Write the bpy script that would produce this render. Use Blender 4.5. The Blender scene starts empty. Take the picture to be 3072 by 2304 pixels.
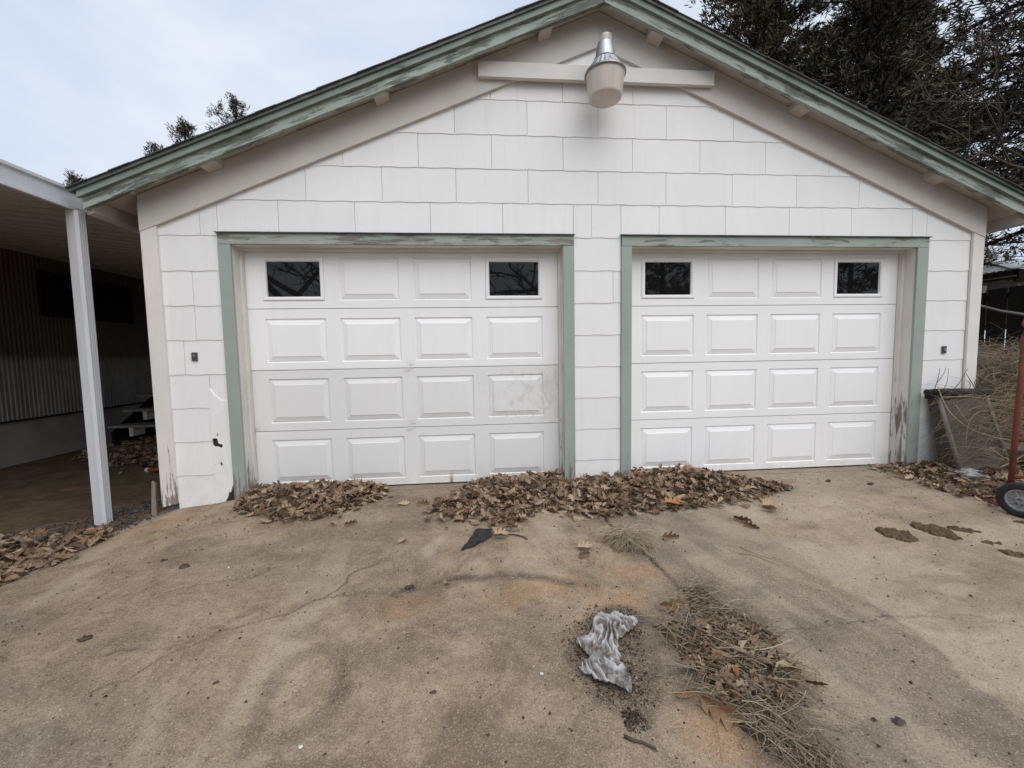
import bpy, bmesh, math, random
import numpy as np
from mathutils import Vector, Matrix
from mathutils.geometry import tessellate_polygon
random.seed(7)
RNG = np.random.default_rng(7)
SC = bpy.context.scene
COL = SC.collection
R = math.radians

# ------------------------------------------------------------------ camera
cam = bpy.data.cameras.new('camera')
cam.sensor_fit = 'HORIZONTAL'; cam.sensor_width = 36.0; cam.lens = 36.0 * 1236.04 / 3072
cam.clip_start = 0.02; cam.clip_end = 1500
camo = bpy.data.objects.new('camera', cam); COL.objects.link(camo)
RM = Matrix(((0.9962903, 0.0230333, -0.0829166), (-0.0843674, 0.0714751, -0.9938679), (-0.0169655, 0.9971764, 0.0731532)))
camo.matrix_world = Matrix.Translation((-1.0757, -3.6056, 1.1792)) @ RM.to_4x4()
SC.camera = camo

# ------------------------------------------------------------------ sky, sun, exposure
SUN_EL, SUN_AZ = R(52), R(160)          # high behind the photographer, a little to the right
world = bpy.data.worlds.new('World'); SC.world = world; world.use_nodes = True
wt = world.node_tree; wt.nodes.clear()
def wn(t, **k):
    n = wt.nodes.new(t)
    for a, b in k.items(): setattr(n, a, b)
    return n
sky = wn('ShaderNodeTexSky', sky_type='NISHITA', sun_disc=False, sun_elevation=SUN_EL, sun_rotation=SUN_AZ, dust_density=3.0)
bg1 = wn('ShaderNodeBackground'); bg1.inputs['Strength'].default_value = 0.10
wt.links.new(sky.outputs[0], bg1.inputs['Color'])
tc = wn('ShaderNodeTexCoord')
mp = wn('ShaderNodeMapping'); mp.inputs['Scale'].default_value = (1.0, 1.0, 2.2); mp.inputs['Rotation'].default_value = (0.2, 0.3, 0.5)
wt.links.new(tc.outputs['Generated'], mp.inputs['Vector'])
nz = wn('ShaderNodeTexNoise'); nz.inputs['Scale'].default_value = 1.9; nz.inputs['Detail'].default_value = 6; nz.inputs['Roughness'].default_value = 0.52; nz.inputs['Distortion'].default_value = 0.35
wt.links.new(mp.outputs[0], nz.inputs['Vector'])
rp = wn('ShaderNodeValToRGB')
rp.color_ramp.elements[0].position = 0.36; rp.color_ramp.elements[0].color = (0.565, 0.65, 0.80, 1)
rp.color_ramp.elements[1].position = 0.66; rp.color_ramp.elements[1].color = (0.83, 0.87, 0.935, 1)
wt.links.new(nz.outputs['Fac'], rp.inputs['Fac'])
bg2 = wn('ShaderNodeBackground'); bg2.inputs['Strength'].default_value = 0.78
wt.links.new(rp.outputs[0], bg2.inputs['Color'])
mx = wn('ShaderNodeMixShader'); mx.inputs[0].default_value = 0.90
wt.links.new(bg1.outputs[0], mx.inputs[1]); wt.links.new(bg2.outputs[0], mx.inputs[2])
wo = wn('ShaderNodeOutputWorld'); wt.links.new(mx.outputs[0], wo.inputs['Surface'])
sl = bpy.data.lights.new('sun', 'SUN'); sl.energy = 1.5; sl.angle = R(68); sl.color = (1.0, 0.965, 0.925)
slo = bpy.data.objects.new('sun', sl); COL.objects.link(slo)
sd = Vector((math.sin(SUN_AZ) * math.cos(SUN_EL), math.cos(SUN_AZ) * math.cos(SUN_EL), math.sin(SUN_EL)))
slo.rotation_euler = sd.to_track_quat('Z', 'Y').to_euler(); slo.location = (2, -8, 12)
vs = SC.view_settings
vs.view_transform = 'Standard'; vs.look = 'None'; vs.exposure = 0.53; vs.gamma = 1.0; vs.use_curve_mapping = False

# ------------------------------------------------------------------ materials
class NT:
    def __init__(s, name):
        s.m = bpy.data.materials.new(name); s.m.use_nodes = True; s.t = s.m.node_tree; s.t.nodes.clear()
        s.out = s.t.nodes.new('ShaderNodeOutputMaterial'); s.b = s.t.nodes.new('ShaderNodeBsdfPrincipled')
        s.t.links.new(s.b.outputs[0], s.out.inputs['Surface'])
        s.tc = s.t.nodes.new('ShaderNodeTexCoord')
    def n(s, ty, **k):
        x = s.t.nodes.new(ty)
        for a, v in k.items(): setattr(x, a, v)
        return x
    def put(s, sock, v):
        if isinstance(v, bpy.types.NodeSocket): s.t.links.new(v, sock)
        else:
            try: sock.default_value = v
            except (TypeError, ValueError): sock.default_value = (v[0], v[1], v[2], 1) if hasattr(v, '__len__') else (v, v, v, 1)
    def map(s, scale=(1, 1, 1), rot=(0, 0, 0), loc=(0, 0, 0), src='Object'):
        m = s.n('ShaderNodeMapping'); s.put(m.inputs['Scale'], scale); s.put(m.inputs['Rotation'], rot); s.put(m.inputs['Location'], loc)
        s.t.links.new(s.tc.outputs[src], m.inputs['Vector']); return m.outputs[0]
    def noise(s, vec, scale=5, detail=4, rough=0.55, dist=0.0, out='Fac'):
        x = s.n('ShaderNodeTexNoise'); s.put(x.inputs['Vector'], vec); s.put(x.inputs['Scale'], scale); s.put(x.inputs['Detail'], detail)
        s.put(x.inputs['Roughness'], rough); s.put(x.inputs['Distortion'], dist); return x.outputs[out]
    def vor(s, vec, scale=5, feature='F1', out='Distance'):
        x = s.n('ShaderNodeTexVoronoi', feature=feature); s.put(x.inputs['Vector'], vec); s.put(x.inputs['Scale'], scale); return x.outputs[out]
    def rng(s, v, a, b, c=0.0, d=1.0):
        x = s.n('ShaderNodeMapRange'); s.put(x.inputs[0], v); x.inputs[1].default_value = a; x.inputs[2].default_value = b
        x.inputs[3].default_value = c; x.inputs[4].default_value = d; return x.outputs[0]
    def math(s, op, a, b=0.0):
        x = s.n('ShaderNodeMath', operation=op); s.put(x.inputs[0], a); s.put(x.inputs[1], b); return x.outputs[0]
    def mix(s, f, a, b, blend='MIX'):
        x = s.n('ShaderNodeMix', data_type='RGBA', blend_type=blend)
        s.put(x.inputs[0], f); s.put(x.inputs[6], a); s.put(x.inputs[7], b); return x.outputs[2]
    def sep(s, vec):
        x = s.n('ShaderNodeSeparateXYZ'); s.put(x.inputs[0], vec); return x.outputs
    def attr(s, name, out='Fac'):
        x = s.n('ShaderNodeAttribute', attribute_name=name); return x.outputs[out]
    def rand(s): return s.n('ShaderNodeObjectInfo').outputs['Random']
    def ramp(s, f, stops):
        x = s.n('ShaderNodeValToRGB'); e = x.color_ramp.elements
        while len(e) < len(stops): e.new(0.5)
        for q, (p, c) in zip(e, stops): q.position = p; q.color = (c[0], c[1], c[2], 1)
        s.put(x.inputs[0], f); return x.outputs[0]
    def bump(s, h, strength=0.3, dist=0.01):
        x = s.n('ShaderNodeBump'); s.put(x.inputs['Height'], h); x.inputs['Strength'].default_value = strength; x.inputs['Distance'].default_value = dist
        s.t.links.new(x.outputs[0], s.b.inputs['Normal'])
    def fin(s, col, rough=0.7, spec=0.3, metal=0.0, **k):
        s.put(s.b.inputs['Base Color'], col); s.put(s.b.inputs['Roughness'], rough); s.put(s.b.inputs['Specular IOR Level'], spec); s.put(s.b.inputs['Metallic'], metal)
        for a, v in k.items(): s.put(s.b.inputs[a], v)
        return s.m

def simple(name, c1, c2, scale=12, rough=0.7, spec=0.3, metal=0.0, bump=0.15, stretch=(1, 1, 1), detail=5):
    t = NT(name); v = t.map(stretch); f = t.noise(v, scale, detail, 0.6)
    c = t.mix(t.rng(f, 0.3, 0.7), c1, c2)
    if bump: t.bump(f, bump, 0.01)
    return t.fin(c, rough, spec, metal)

def m_siding():
    t = NT('siding_paint'); v = t.map()
    f = t.noise(v, 1.3, 5, 0.6); g = t.noise(v, 60, 3, 0.6); r = t.rand()
    c = t.mix(t.rng(f, 0.35, 0.7), (0.845, 0.842, 0.835), (0.795, 0.792, 0.785))
    c = t.mix(t.math('MULTIPLY', r, 0.35), c, (0.73, 0.735, 0.735))
    ru = t.rng(t.noise(t.map((18, 18, 1.1)), 1.0, 5, .65), .52, .80)
    c = t.mix(t.math('MULTIPLY', ru, 0.22), c, (0.55, 0.52, 0.48))
    ch = t.rng(t.noise(v, 16, 6, .72, .4), .70, .715)
    c = t.mix(t.math('MULTIPLY', ch, 0.5), c, (0.50, 0.47, 0.43))
    sp = t.rng(t.noise(t.map((1, 1, 0.35)), 34, 4, 0.7), 0.70, 0.78)
    c = t.mix(t.math('MULTIPLY', sp, 0.35), c, (0.42, 0.40, 0.37))
    dirt = t.rng(t.sep(t.map())[2], 0.28, -0.08)
    c = t.mix(t.math('MULTIPLY', dirt, t.rng(t.noise(v, 9, 5, .65), 0.42, 0.75, 0, 0.45)), c, (0.42, 0.37, 0.31))
    st = t.n('ShaderNodeTexWave'); st.wave_type = 'BANDS'; st.bands_direction = 'X'
    gr = t.noise(t.map((90, 90, 2.5)), 1.0, 3, 0.6)
    t.bump(t.math('ADD', t.math('MULTIPLY', gr, 0.6), t.math('MULTIPLY', g, 0.5)), 0.22, 0.004)
    return t.fin(c, 0.62, 0.3)

def m_peel(name, base, base2, worn, worn2, ang=0.0, along='x', amount=0.5, zfade=None, fine=1.0, pale=None):
    """old paint over grey wood: worn streaks run along the board"""
    t = NT(name)
    stretch = {'x': (3.2, 12, 34), 'z': (26, 26, 2.4), 'y': (12, 1.6, 24)}[along]
    rot_ = t.map((1, 1, 1), (0, ang, 0)); vp = t.map()
    m2 = t.n('ShaderNodeMapping'); t.put(m2.inputs['Scale'], tuple(q * fine for q in stretch)); t.t.links.new(rot_, m2.inputs['Vector']); v = m2.outputs[0]
    f = t.noise(v, 1.0, 7, 0.68, 0.4); big = t.noise(vp, 2.1, 4, 0.6)
    m = t.math('ADD', f, t.math('MULTIPLY', t.math('SUBTRACT', big, 0.5), 0.55))
    if zfade:
        m = t.math('ADD', m, t.rng(t.sep(vp)[2], zfade[0], zfade[1], 0.0, zfade[2]))
    th = 0.72 - 0.28 * amount
    mask = t.rng(m, th, th + 0.05)
    c = t.mix(t.rng(t.noise(vp, 3.0, 4, .6), 0.35, 0.65), base, base2)
    if pale: c = t.mix(t.rng(t.noise(v, 1.7, 5, 0.7), 0.56, 0.66, 0, 0.8), c, pale)
    w = t.mix(t.rng(t.noise(v, 2.2, 5, .7), 0.35, 0.65), worn, worn2)
    c = t.mix(mask, c, w)
    t.bump(t.math('SUBTRACT', t.math('MULTIPLY', f, 0.4), t.math('MULTIPLY', mask, 0.7)), 0.45, 0.004)
    return t.fin(c, 0.75, 0.25)

GRN, GRN2 = (0.29, 0.335, 0.295), (0.355, 0.395, 0.355)
SLA = math.atan(0.415)
M = {}
M['siding'] = m_siding()
M['gap'] = simple('joint_shadow_board', (0.15, 0.145, 0.14), (0.10, 0.095, 0.09), 9)
M['white_trim'] = m_peel('old_white_trim', (0.75, 0.725, 0.69), (0.69, 0.665, 0.625), (0.30, 0.26, 0.22), (0.20, 0.18, 0.16), 0, 'z', 0.04, (0.55, -0.05, 0.30))
M['white_frieze_l'] = m_peel('frieze_paint_left', (0.60, 0.575, 0.54), (0.55, 0.53, 0.495), (0.42, 0.38, 0.34), (0.46, 0.42, 0.38), SLA, 'x', 0.0)
M['white_frieze_r'] = m_peel('frieze_paint_right', (0.60, 0.575, 0.54), (0.55, 0.53, 0.495), (0.42, 0.38, 0.34), (0.46, 0.42, 0.38), -SLA, 'x', 0.0)
M['white_beam'] = m_peel('beam_paint', (0.70, 0.67, 0.635), (0.64, 0.615, 0.58), (0.45, 0.41, 0.37), (0.4, 0.37, 0.33), 0, 'x', 0.06)
M['soffit'] = m_peel('soffit_paint', (0.57, 0.53, 0.485), (0.50, 0.465, 0.42), (0.33, 0.29, 0.25), (0.3, 0.265, 0.23), 0, 'y', 0.06)
M['jamb'] = m_peel('jamb_paint', (0.70, 0.67, 0.62), (0.63, 0.60, 0.55), (0.28, 0.25, 0.21), (0.19, 0.17, 0.15), 0, 'z', 0.24, (1.0, 0.0, 0.24))
M['fascia_l'] = m_peel('weathered_green_left', GRN, GRN2, (0.10, 0.105, 0.092), (0.20, 0.21, 0.185), SLA, 'x', 0.80, pale=(0.50, 0.56, 0.49))
M['fascia_r'] = m_peel('weathered_green_right', GRN, GRN2, (0.11, 0.125, 0.11), (0.19, 0.21, 0.185), -SLA, 'x', 0.72, pale=(0.46, 0.52, 0.46))
M['fascia_plain'] = m_peel('green_moulding', (0.185, 0.22, 0.195), (0.26, 0.30, 0.27), (0.07, 0.085, 0.075), (0.12, 0.135, 0.12), SLA, 'x', 0.30)
M['green_head'] = m_peel('green_head_trim', GRN, GRN2, (0.13, 0.13, 0.11), (0.25, 0.23, 0.19), 0, 'x', 0.66, pale=(0.42, 0.46, 0.40))
M['green_leg'] = m_peel('green_side_trim', (0.30, 0.35, 0.32), (0.335, 0.38, 0.35), (0.16, 0.14, 0.12), (0.26, 0.22, 0.19), 0, 'z', 0.24, (0.40, -0.05, 0.28))
M['dripcap'] = simple('dark_drip_cap', (0.06, 0.065, 0.06), (0.14, 0.15, 0.14), 30, 0.6)

def m_door(name, stained):
    t = NT(name); v = t.map()
    c = t.mix(t.rng(t.noise(v, 1.1, 4, .55), 0.3, 0.7), (0.885, 0.885, 0.88), (0.845, 0.848, 0.85))
    streak = t.rng(t.noise(t.map((14, 14, 0.7)), 1.0, 5, .65), 0.50, 0.85)
    c = t.mix(t.math('MULTIPLY', streak, 0.11), c, (0.50, 0.47, 0.43))
    s = t.sep(v)
    if stained:
        grime = t.math('MULTIPLY', t.rng(s[2], 1.09, 1.05), t.rng(s[2], 0.0, 0.03))
        c = t.mix(t.math('MULTIPLY', grime, 0.32), c, (0.52, 0.52, 0.50))
        n1 = t.noise(t.map((7, 7, 5)), 1.0, 8, .75, 0.6)
        bx = t.math('MULTIPLY', t.rng(s[0], -1.15, -0.75), t.math('MULTIPLY', t.rng(s[2], 0.54, 0.60), t.rng(s[2], 1.06, 1.0)))
        c = t.mix(t.math('MULTIPLY', t.math('MULTIPLY', bx, t.rng(n1, 0.50, 0.56)), 0.30), c, (0.42, 0.41, 0.36))
        rx = t.math('MULTIPLY', t.rng(t.math('ABSOLUTE', t.math('SUBTRACT', s[0], -1.335)), 0.03, 0.006), t.rng(s[2], 0.15, 0.02))
        c = t.mix(t.math('MULTIPLY', rx, t.rng(t.noise(t.map((60, 60, 6)), 1, 4), .4, .6)), c, (0.30, 0.20, 0.11))
    low = t.math('MULTIPLY', t.rng(s[2], 0.25, 0.0), t.rng(t.noise(v, 7, 5, .65), .4, .8))
    c = t.mix(t.math('MULTIPLY', low, 0.4), c, (0.40, 0.35, 0.29))
    t.bump(t.noise(t.map((160, 160, 5)), 1.0, 3, .5), 0.06, 0.002)
    return t.fin(c, 0.42, 0.42)
M['door_l'] = m_door('steel_door_grimy', True)
M['door_r'] = m_door('steel_door_clean', False)
def m_glass():
    t = NT('dark_glass'); v = t.map()
    d = t.rng(t.noise(v, 45, 3, .6), 0.72, 0.78)
    c = t.mix(t.math('MULTIPLY', d, 0.5), (0.010, 0.010, 0.010), (0.20, 0.20, 0.19))
    return t.fin(c, t.rng(t.noise(v, 9, 4, .6), .35, .7, .008, .03), 0.36)
M['glass'] = m_glass()
M['dull_glass'] = simple('dull_dark_glass', (0.006, 0.006, 0.006), (0.012, 0.012, 0.012), 6, 0.6, 0.1)
M['black_rubber'] = simple('black_rubber', (0.015, 0.015, 0.015), (0.035, 0.034, 0.033), 20, 0.75)
M['roofing'] = simple('asphalt_shingle', (0.045, 0.05, 0.05), (0.09, 0.09, 0.085), 60, 0.9)
M['scrap'] = simple('black_tar_scrap', (0.012, 0.012, 0.013), (0.04, 0.04, 0.04), 30, 0.8, bump=.8)
M['roof_edge'] = simple('roof_edge_metal', (0.06, 0.075, 0.07), (0.13, 0.15, 0.14), 8, 0.5)
M['hole'] = simple('wall_cavity', (0.02, 0.02, 0.02), (0.04, 0.038, 0.035), 12, 0.9)
M['oldwood'] = m_peel('bare_grey_wood', (0.30, 0.26, 0.22), (0.24, 0.21, 0.18), (0.14, 0.12, 0.10), (0.2, 0.17, 0.14), 0, 'z', 0.5)

def m_concrete(name, floor=False):
    t = NT(name); v = t.map()
    n0 = t.noise(v, 0.8, 5, .6, .3); n1 = t.noise(v, 5.0, 8, .76, .7); n2 = t.noise(v, 26, 6, .75, .3); n3 = t.noise(v, 210, 4, .75); n4 = t.noise(v, 2.2, 9, .74, 1.2)
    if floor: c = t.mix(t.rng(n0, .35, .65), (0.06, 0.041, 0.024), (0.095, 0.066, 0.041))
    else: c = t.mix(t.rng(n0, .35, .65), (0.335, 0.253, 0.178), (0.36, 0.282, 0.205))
    c = t.mix(t.math('MULTIPLY', t.rng(n1, .44, .64), 0.66), c, (0.195, 0.14, 0.093))
    c = t.mix(t.math('MULTIPLY', t.rng(n4, .49, .62), 0.70), c, (0.165, 0.122, 0.085))
    c = t.mix(t.math('MULTIPLY', t.rng(n4, .46, .32), 0.0 if floor else 0.40), c, (0.455, 0.365, 0.265))
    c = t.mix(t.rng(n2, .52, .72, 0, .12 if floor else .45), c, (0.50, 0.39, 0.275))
    c = t.mix(t.rng(n2, .47, .30, 0, .60), c, (0.16, 0.115, 0.078))
    if not floor:
        c = t.mix(t.math('MULTIPLY', t.attr('grey'), 0.85), c, t.mix(t.rng(n2, .3, .7), (0.165, 0.135, 0.11), (0.25, 0.21, 0.17)))
        c = t.mix(t.math('MULTIPLY', t.attr('light'), 0.8), c, t.mix(t.rng(n1, .35, .7), (0.50, 0.42, 0.325), (0.42, 0.35, 0.265)))
        c = t.mix(t.math('MULTIPLY', t.attr('orange'), t.rng(n1, .25, .6, .35, .9)), c, (0.42, 0.25, 0.12))
        dk = t.math('MULTIPLY', t.attr('dark'), t.rng(n2, .25, .6, .75, 1.0))
        c = t.mix(t.math('MULTIPLY', dk, t.rng(n1, .3, .62, .55, 1.0)), c, (0.075, 0.058, 0.045))
        c = t.mix(t.math('MULTIPLY', t.attr('crack'), t.rng(n2, .32, .55, .45, 1.0)), c, (0.045, 0.035, 0.027))
    # exposed sand grains: fine pale and dark specks, scattered pits
    g = t.n('ShaderNodeTexVoronoi'); t.put(g.inputs['Vector'], v); t.put(g.inputs['Scale'], 240.0)
    gc = t.sep(g.outputs['Color'])[0]
    c = t.mix(t.math('MULTIPLY', t.rng(gc, .84, .94), .1 if floor else .45), c, (0.50, 0.42, 0.32))
    c = t.mix(t.math('MULTIPLY', t.rng(gc, .20, .06), .50), c, (0.10, 0.072, 0.05))
    pv = t.n('ShaderNodeTexVoronoi'); t.put(pv.inputs['Vector'], v); t.put(pv.inputs['Scale'], 38.0)
    pr_ = t.sep(pv.outputs['Color'])
    pit = t.math('MULTIPLY', t.rng(pv.outputs['Distance'], .17, .08), t.rng(pr_[1], .885, .90))
    c = t.mix(t.math('MULTIPLY', pit, .85), c, (0.04, 0.03, 0.022))
    chip = t.math('MULTIPLY', t.rng(pv.outputs['Distance'], .12, .07), t.rng(pr_[0], .983, .988))
    c = t.mix(chip, c, (0.75, 0.70, 0.62))
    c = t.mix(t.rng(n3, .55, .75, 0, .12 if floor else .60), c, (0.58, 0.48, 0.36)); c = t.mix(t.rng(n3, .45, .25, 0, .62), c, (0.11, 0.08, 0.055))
    h = t.math('ADD', t.math('MULTIPLY', n2, .6), t.math('ADD', t.math('MULTIPLY', n3, .45), t.math('MULTIPLY', gc, .25)))
    h = t.math('SUBTRACT', h, pit)
    t.bump(h, 0.75, 0.007)
    return t.fin(c, 0.88, 0.2)
M['concrete'] = m_concrete('old_concrete')
M['floor'] = m_concrete('carport_concrete', True)  # brown concrete, coloured far darker to carry the carport's shade
M['soil'] = simple('leafy_soil', (0.09, 0.065, 0.042), (0.17, 0.125, 0.08), 9, 0.95, 0.1, bump=0.6)
M['thatch'] = simple('matted_thatch', (0.03, 0.023, 0.014), (0.09, 0.068, 0.038), 30, 0.95, 0.1, bump=0.8)
M['grass_far'] = simple('dry_lawn', (0.16, 0.125, 0.07), (0.10, 0.085, 0.045), 3, 0.95, 0.1)

def m_random(name, stops, rough=0.75, use='obj', spec=0.25, vein=True):
    t = NT(name)
    f = t.rand() if use == 'obj' else t.attr('tone')
    c = t.ramp(f, stops)
    if vein:
        n = t.noise(t.map(), 60, 3, .6); c = t.mix(t.rng(n, .35, .7, 0, .45), c, (0.10, 0.065, 0.04))
    geo = t.n('ShaderNodeNewGeometry')
    c = t.mix(t.math('MULTIPLY', geo.outputs['Backfacing'], .35), c, (0.36, 0.30, 0.235))
    return t.fin(c, rough, spec)
LEAFSTOPS = [(0.0, (0.065, 0.039, 0.024)), (0.25, (0.175, 0.108, 0.066)), (0.5, (0.29, 0.19, 0.12)), (0.70, (0.215, 0.138, 0.086)), (0.86, (0.46, 0.34, 0.23)), (0.97, (0.38, 0.265, 0.17)), (1.0, (0.31, 0.17, 0.09))]
M['leaf'] = m_random('dead_leaf', LEAFSTOPS)
M['litter'] = m_random('leaf_litter', LEAFSTOPS, use='attr')
M['leaf_orange'] = simple('orange_leaf', (0.42, 0.20, 0.075), (0.33, 0.15, 0.06), 25, .7, bump=.2)
M['leaf_pale'] = simple('pale_leaf', (0.44, 0.34, 0.22), (0.34, 0.26, 0.17), 25, .7, bump=.2)
M['leaf_tan'] = simple('tan_leaf', (0.34, 0.21, 0.115), (0.22, 0.135, 0.075), 22, .7, bump=.3)
M['leaf_brown'] = simple('brown_leaf', (0.20, 0.125, 0.075), (0.13, 0.085, 0.055), 25, .7, bump=.2)
M['straw'] = m_random('dry_straw', [(0, (0.09, 0.066, 0.045)), (0.4, (0.22, 0.165, 0.108)), (0.8, (0.42, 0.335, 0.225)), (1, (0.68, 0.60, 0.45))], use='attr', vein=False)
M['brush'] = m_random('dry_brush_stem', [(0, (0.04, 0.029, 0.016)), (0.45, (0.115, 0.083, 0.043)), (0.8, (0.20, 0.15, 0.083)), (1, (0.33, 0.26, 0.165))], use='attr', vein=False)
M['crown'] = m_random('cedar_foliage', [(0, (0.008, 0.009, 0.007)), (0.5, (0.017, 0.019, 0.012)), (0.8, (0.030, 0.027, 0.014)), (1, (0.046, 0.031, 0.015))], use='attr', vein=False, spec=0.1)
M['bark'] = simple('bark', (0.055, 0.042, 0.034), (0.11, 0.088, 0.07), 14, .95, .1, bump=.6, stretch=(1, 1, .25))
M['bark_dark'] = simple('dark_bark', (0.022, 0.017, 0.014), (0.04, 0.032, 0.026), 14, .95, .1, bump=.6, stretch=(1, 1, .25))
M['bark_pale'] = simple('pale_bark', (0.13, 0.115, 0.10), (0.20, 0.18, 0.155), 14, .95, .1, bump=.5, stretch=(1, 1, .3))
M['alu_white'] = simple('white_aluminium', (0.62, 0.635, 0.66), (0.55, 0.565, 0.59), 5, .45, .4, bump=.05, stretch=(8, 8, .6))
M['alu_pan'] = simple('awning_pan', (0.46, 0.445, 0.42), (0.36, 0.345, 0.32), 5, .5, .35, bump=.05)
def m_mobile():
    t = NT('mobile_home_siding'); v = t.map(); s = t.sep(v)
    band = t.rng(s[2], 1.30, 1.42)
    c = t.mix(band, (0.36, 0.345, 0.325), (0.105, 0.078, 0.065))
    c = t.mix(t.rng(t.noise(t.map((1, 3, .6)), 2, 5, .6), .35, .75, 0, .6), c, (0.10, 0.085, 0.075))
    return t.fin(c, .55, .3)
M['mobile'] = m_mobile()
M['skirt'] = simple('skirting', (0.42, 0.40, 0.37), (0.30, 0.285, 0.26), 3, .7, bump=.1)
M['step_wood'] = simple('grey_step_wood', (0.33, 0.31, 0.29), (0.20, 0.185, 0.17), 8, .85)
M['chrome'] = None
def m_metal(name, c1, c2, rough=.3):
    t = NT(name); v = t.map(); f = t.noise(t.map((20, 20, 2)), 1, 4, .6)
    return t.fin(t.mix(t.rng(f, .35, .65), c1, c2), t.rng(t.noise(v, 20, 3), .3, .7, rough, rough + .2), .5, 1.0)
M['chrome'] = m_metal('lamp_aluminium', (0.52, 0.53, 0.55), (0.34, 0.35, 0.37), .38)
M['steel'] = m_metal('dull_steel', (0.20, 0.20, 0.20), (0.34, 0.34, 0.33), .38)
def m_lens():
    t = NT('yellowed_lens'); v = t.map()
    c = t.mix(t.rng(t.noise(t.map((9, 9, 1)), 1.5, 4, .6), .35, .7), (0.62, 0.555, 0.49), (0.52, 0.46, 0.40))
    c = t.mix(t.rng(t.noise(v, 60, 3, .6), .62, .75, 0, .35), c, (0.30, 0.25, 0.20))
    return t.fin(c, .38, .45)
M['lens'] = m_lens()
M['dark_plate'] = simple('dark_lock_plate', (0.05, 0.052, 0.055), (0.09, 0.09, 0.092), 40, .45)
M['photocell'] = simple('ivory_plastic', (0.55, 0.53, 0.44), (0.48, 0.46, 0.38), 30, .5)
M['bin'] = None
def m_bin():
    t = NT('dirty_grey_plastic'); v = t.map()
    c = t.mix(t.rng(t.noise(v, 7, 6, .65), .35, .7), (0.058, 0.049, 0.039), (0.098, 0.084, 0.068))
    sp = t.rng(t.vor(v, 30), .12, .05)
    c = t.mix(t.math('MULTIPLY', sp, t.rng(t.noise(v, 6, 3), .5, .6)), c, (0.5, 0.47, 0.43))
    t.bump(t.noise(v, 90, 3, .6), .3, .004)
    return t.fin(c, .7, .3)
M['bin'] = m_bin()
M['pole_grey'] = simple('grey_plastic_edge', (0.20, 0.185, 0.16), (0.13, 0.12, 0.105), 12, .7)
M['red'] = simple('faded_red_paint', (0.17, 0.042, 0.022), (0.075, 0.032, 0.022), 22, .75, .2, bump=.2)
M['hub'] = simple('grey_hub', (0.30, 0.31, 0.32), (0.22, 0.225, 0.23), 25, .5, .4)
M['hub_blue'] = simple('bluegrey_hub', (0.22, 0.27, 0.29), (0.15, 0.18, 0.19), 25, .5, .4)
M['orange'] = simple('orange_plastic', (0.42, 0.12, 0.04), (0.32, 0.09, 0.035), 20, .5)
M['cap_white'] = simple('white_cap', (0.7, 0.69, 0.66), (0.6, 0.58, 0.55), 20, .5)
def m_rag():
    t = NT('grey_cloth'); v = t.map()
    c = t.mix(t.rng(t.noise(v, 9, 5, .6), .35, .7), (0.52, 0.525, 0.53), (0.38, 0.385, 0.39))
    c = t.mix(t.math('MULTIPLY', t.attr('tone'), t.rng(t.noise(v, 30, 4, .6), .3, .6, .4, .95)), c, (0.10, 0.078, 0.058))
    d = t.rng(t.noise(v, 13, 6, .7, .5), .56, .66)
    c = t.mix(t.math('MULTIPLY', d, .8), c, (0.17, 0.125, 0.085))
    t.bump(t.noise(v, 220, 3, .6), .2, .002)
    return t.fin(c, .9, .15)
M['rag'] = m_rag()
def m_bag():
    t = NT('clear_plastic'); return t.fin((0.75, 0.77, 0.80), .12, .6, 0, **{'Transmission Weight': .65, 'IOR': 1.25})
M['bag'] = m_bag()
M['mud'] = simple('dried_mud', (0.15, 0.112, 0.072), (0.045, 0.033, 0.020), 55, .95, .1, bump=.8)
M['dirt'] = simple('dark_dirt', (0.045, 0.034, 0.024), (0.12, 0.09, 0.06), 70, .95, .1, bump=.8)
M['stone'] = m_random('pebble', [(0, (0.03, 0.024, 0.02)), (0.68, (0.07, 0.052, 0.04)), (0.95, (0.16, 0.13, 0.10)), (1, (0.55, 0.50, 0.44))], use='attr', vein=False)
M['dirt_crumb'] = m_random('dirt_crumbs', [(0, (0.022, 0.016, 0.011)), (0.6, (0.06, 0.044, 0.03)), (0.93, (0.12, 0.09, 0.062)), (1, (0.45, 0.41, 0.36))], use='attr', vein=False)
M['gravel'] = m_random('blue_gravel', [(0, (0.035, 0.034, 0.033)), (0.6, (0.085, 0.083, 0.082)), (1, (0.17, 0.168, 0.165))], use='attr', vein=False)
M['tin'] = simple('galvanised_roof', (0.42, 0.43, 0.44), (0.30, 0.31, 0.32), 4, .5, .4)
M['darkwood'] = simple('dark_wood', (0.012, 0.010, 0.009), (0.03, 0.026, 0.022), 10, .9, .1, stretch=(1, 1, .2))
M['peeling_post'] = m_peel('peeling_post_paint', (0.62, 0.60, 0.57), (0.5, 0.48, 0.45), (0.05, 0.04, 0.035), (0.10, 0.08, 0.07), 0, 'z', 0.55)

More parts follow.
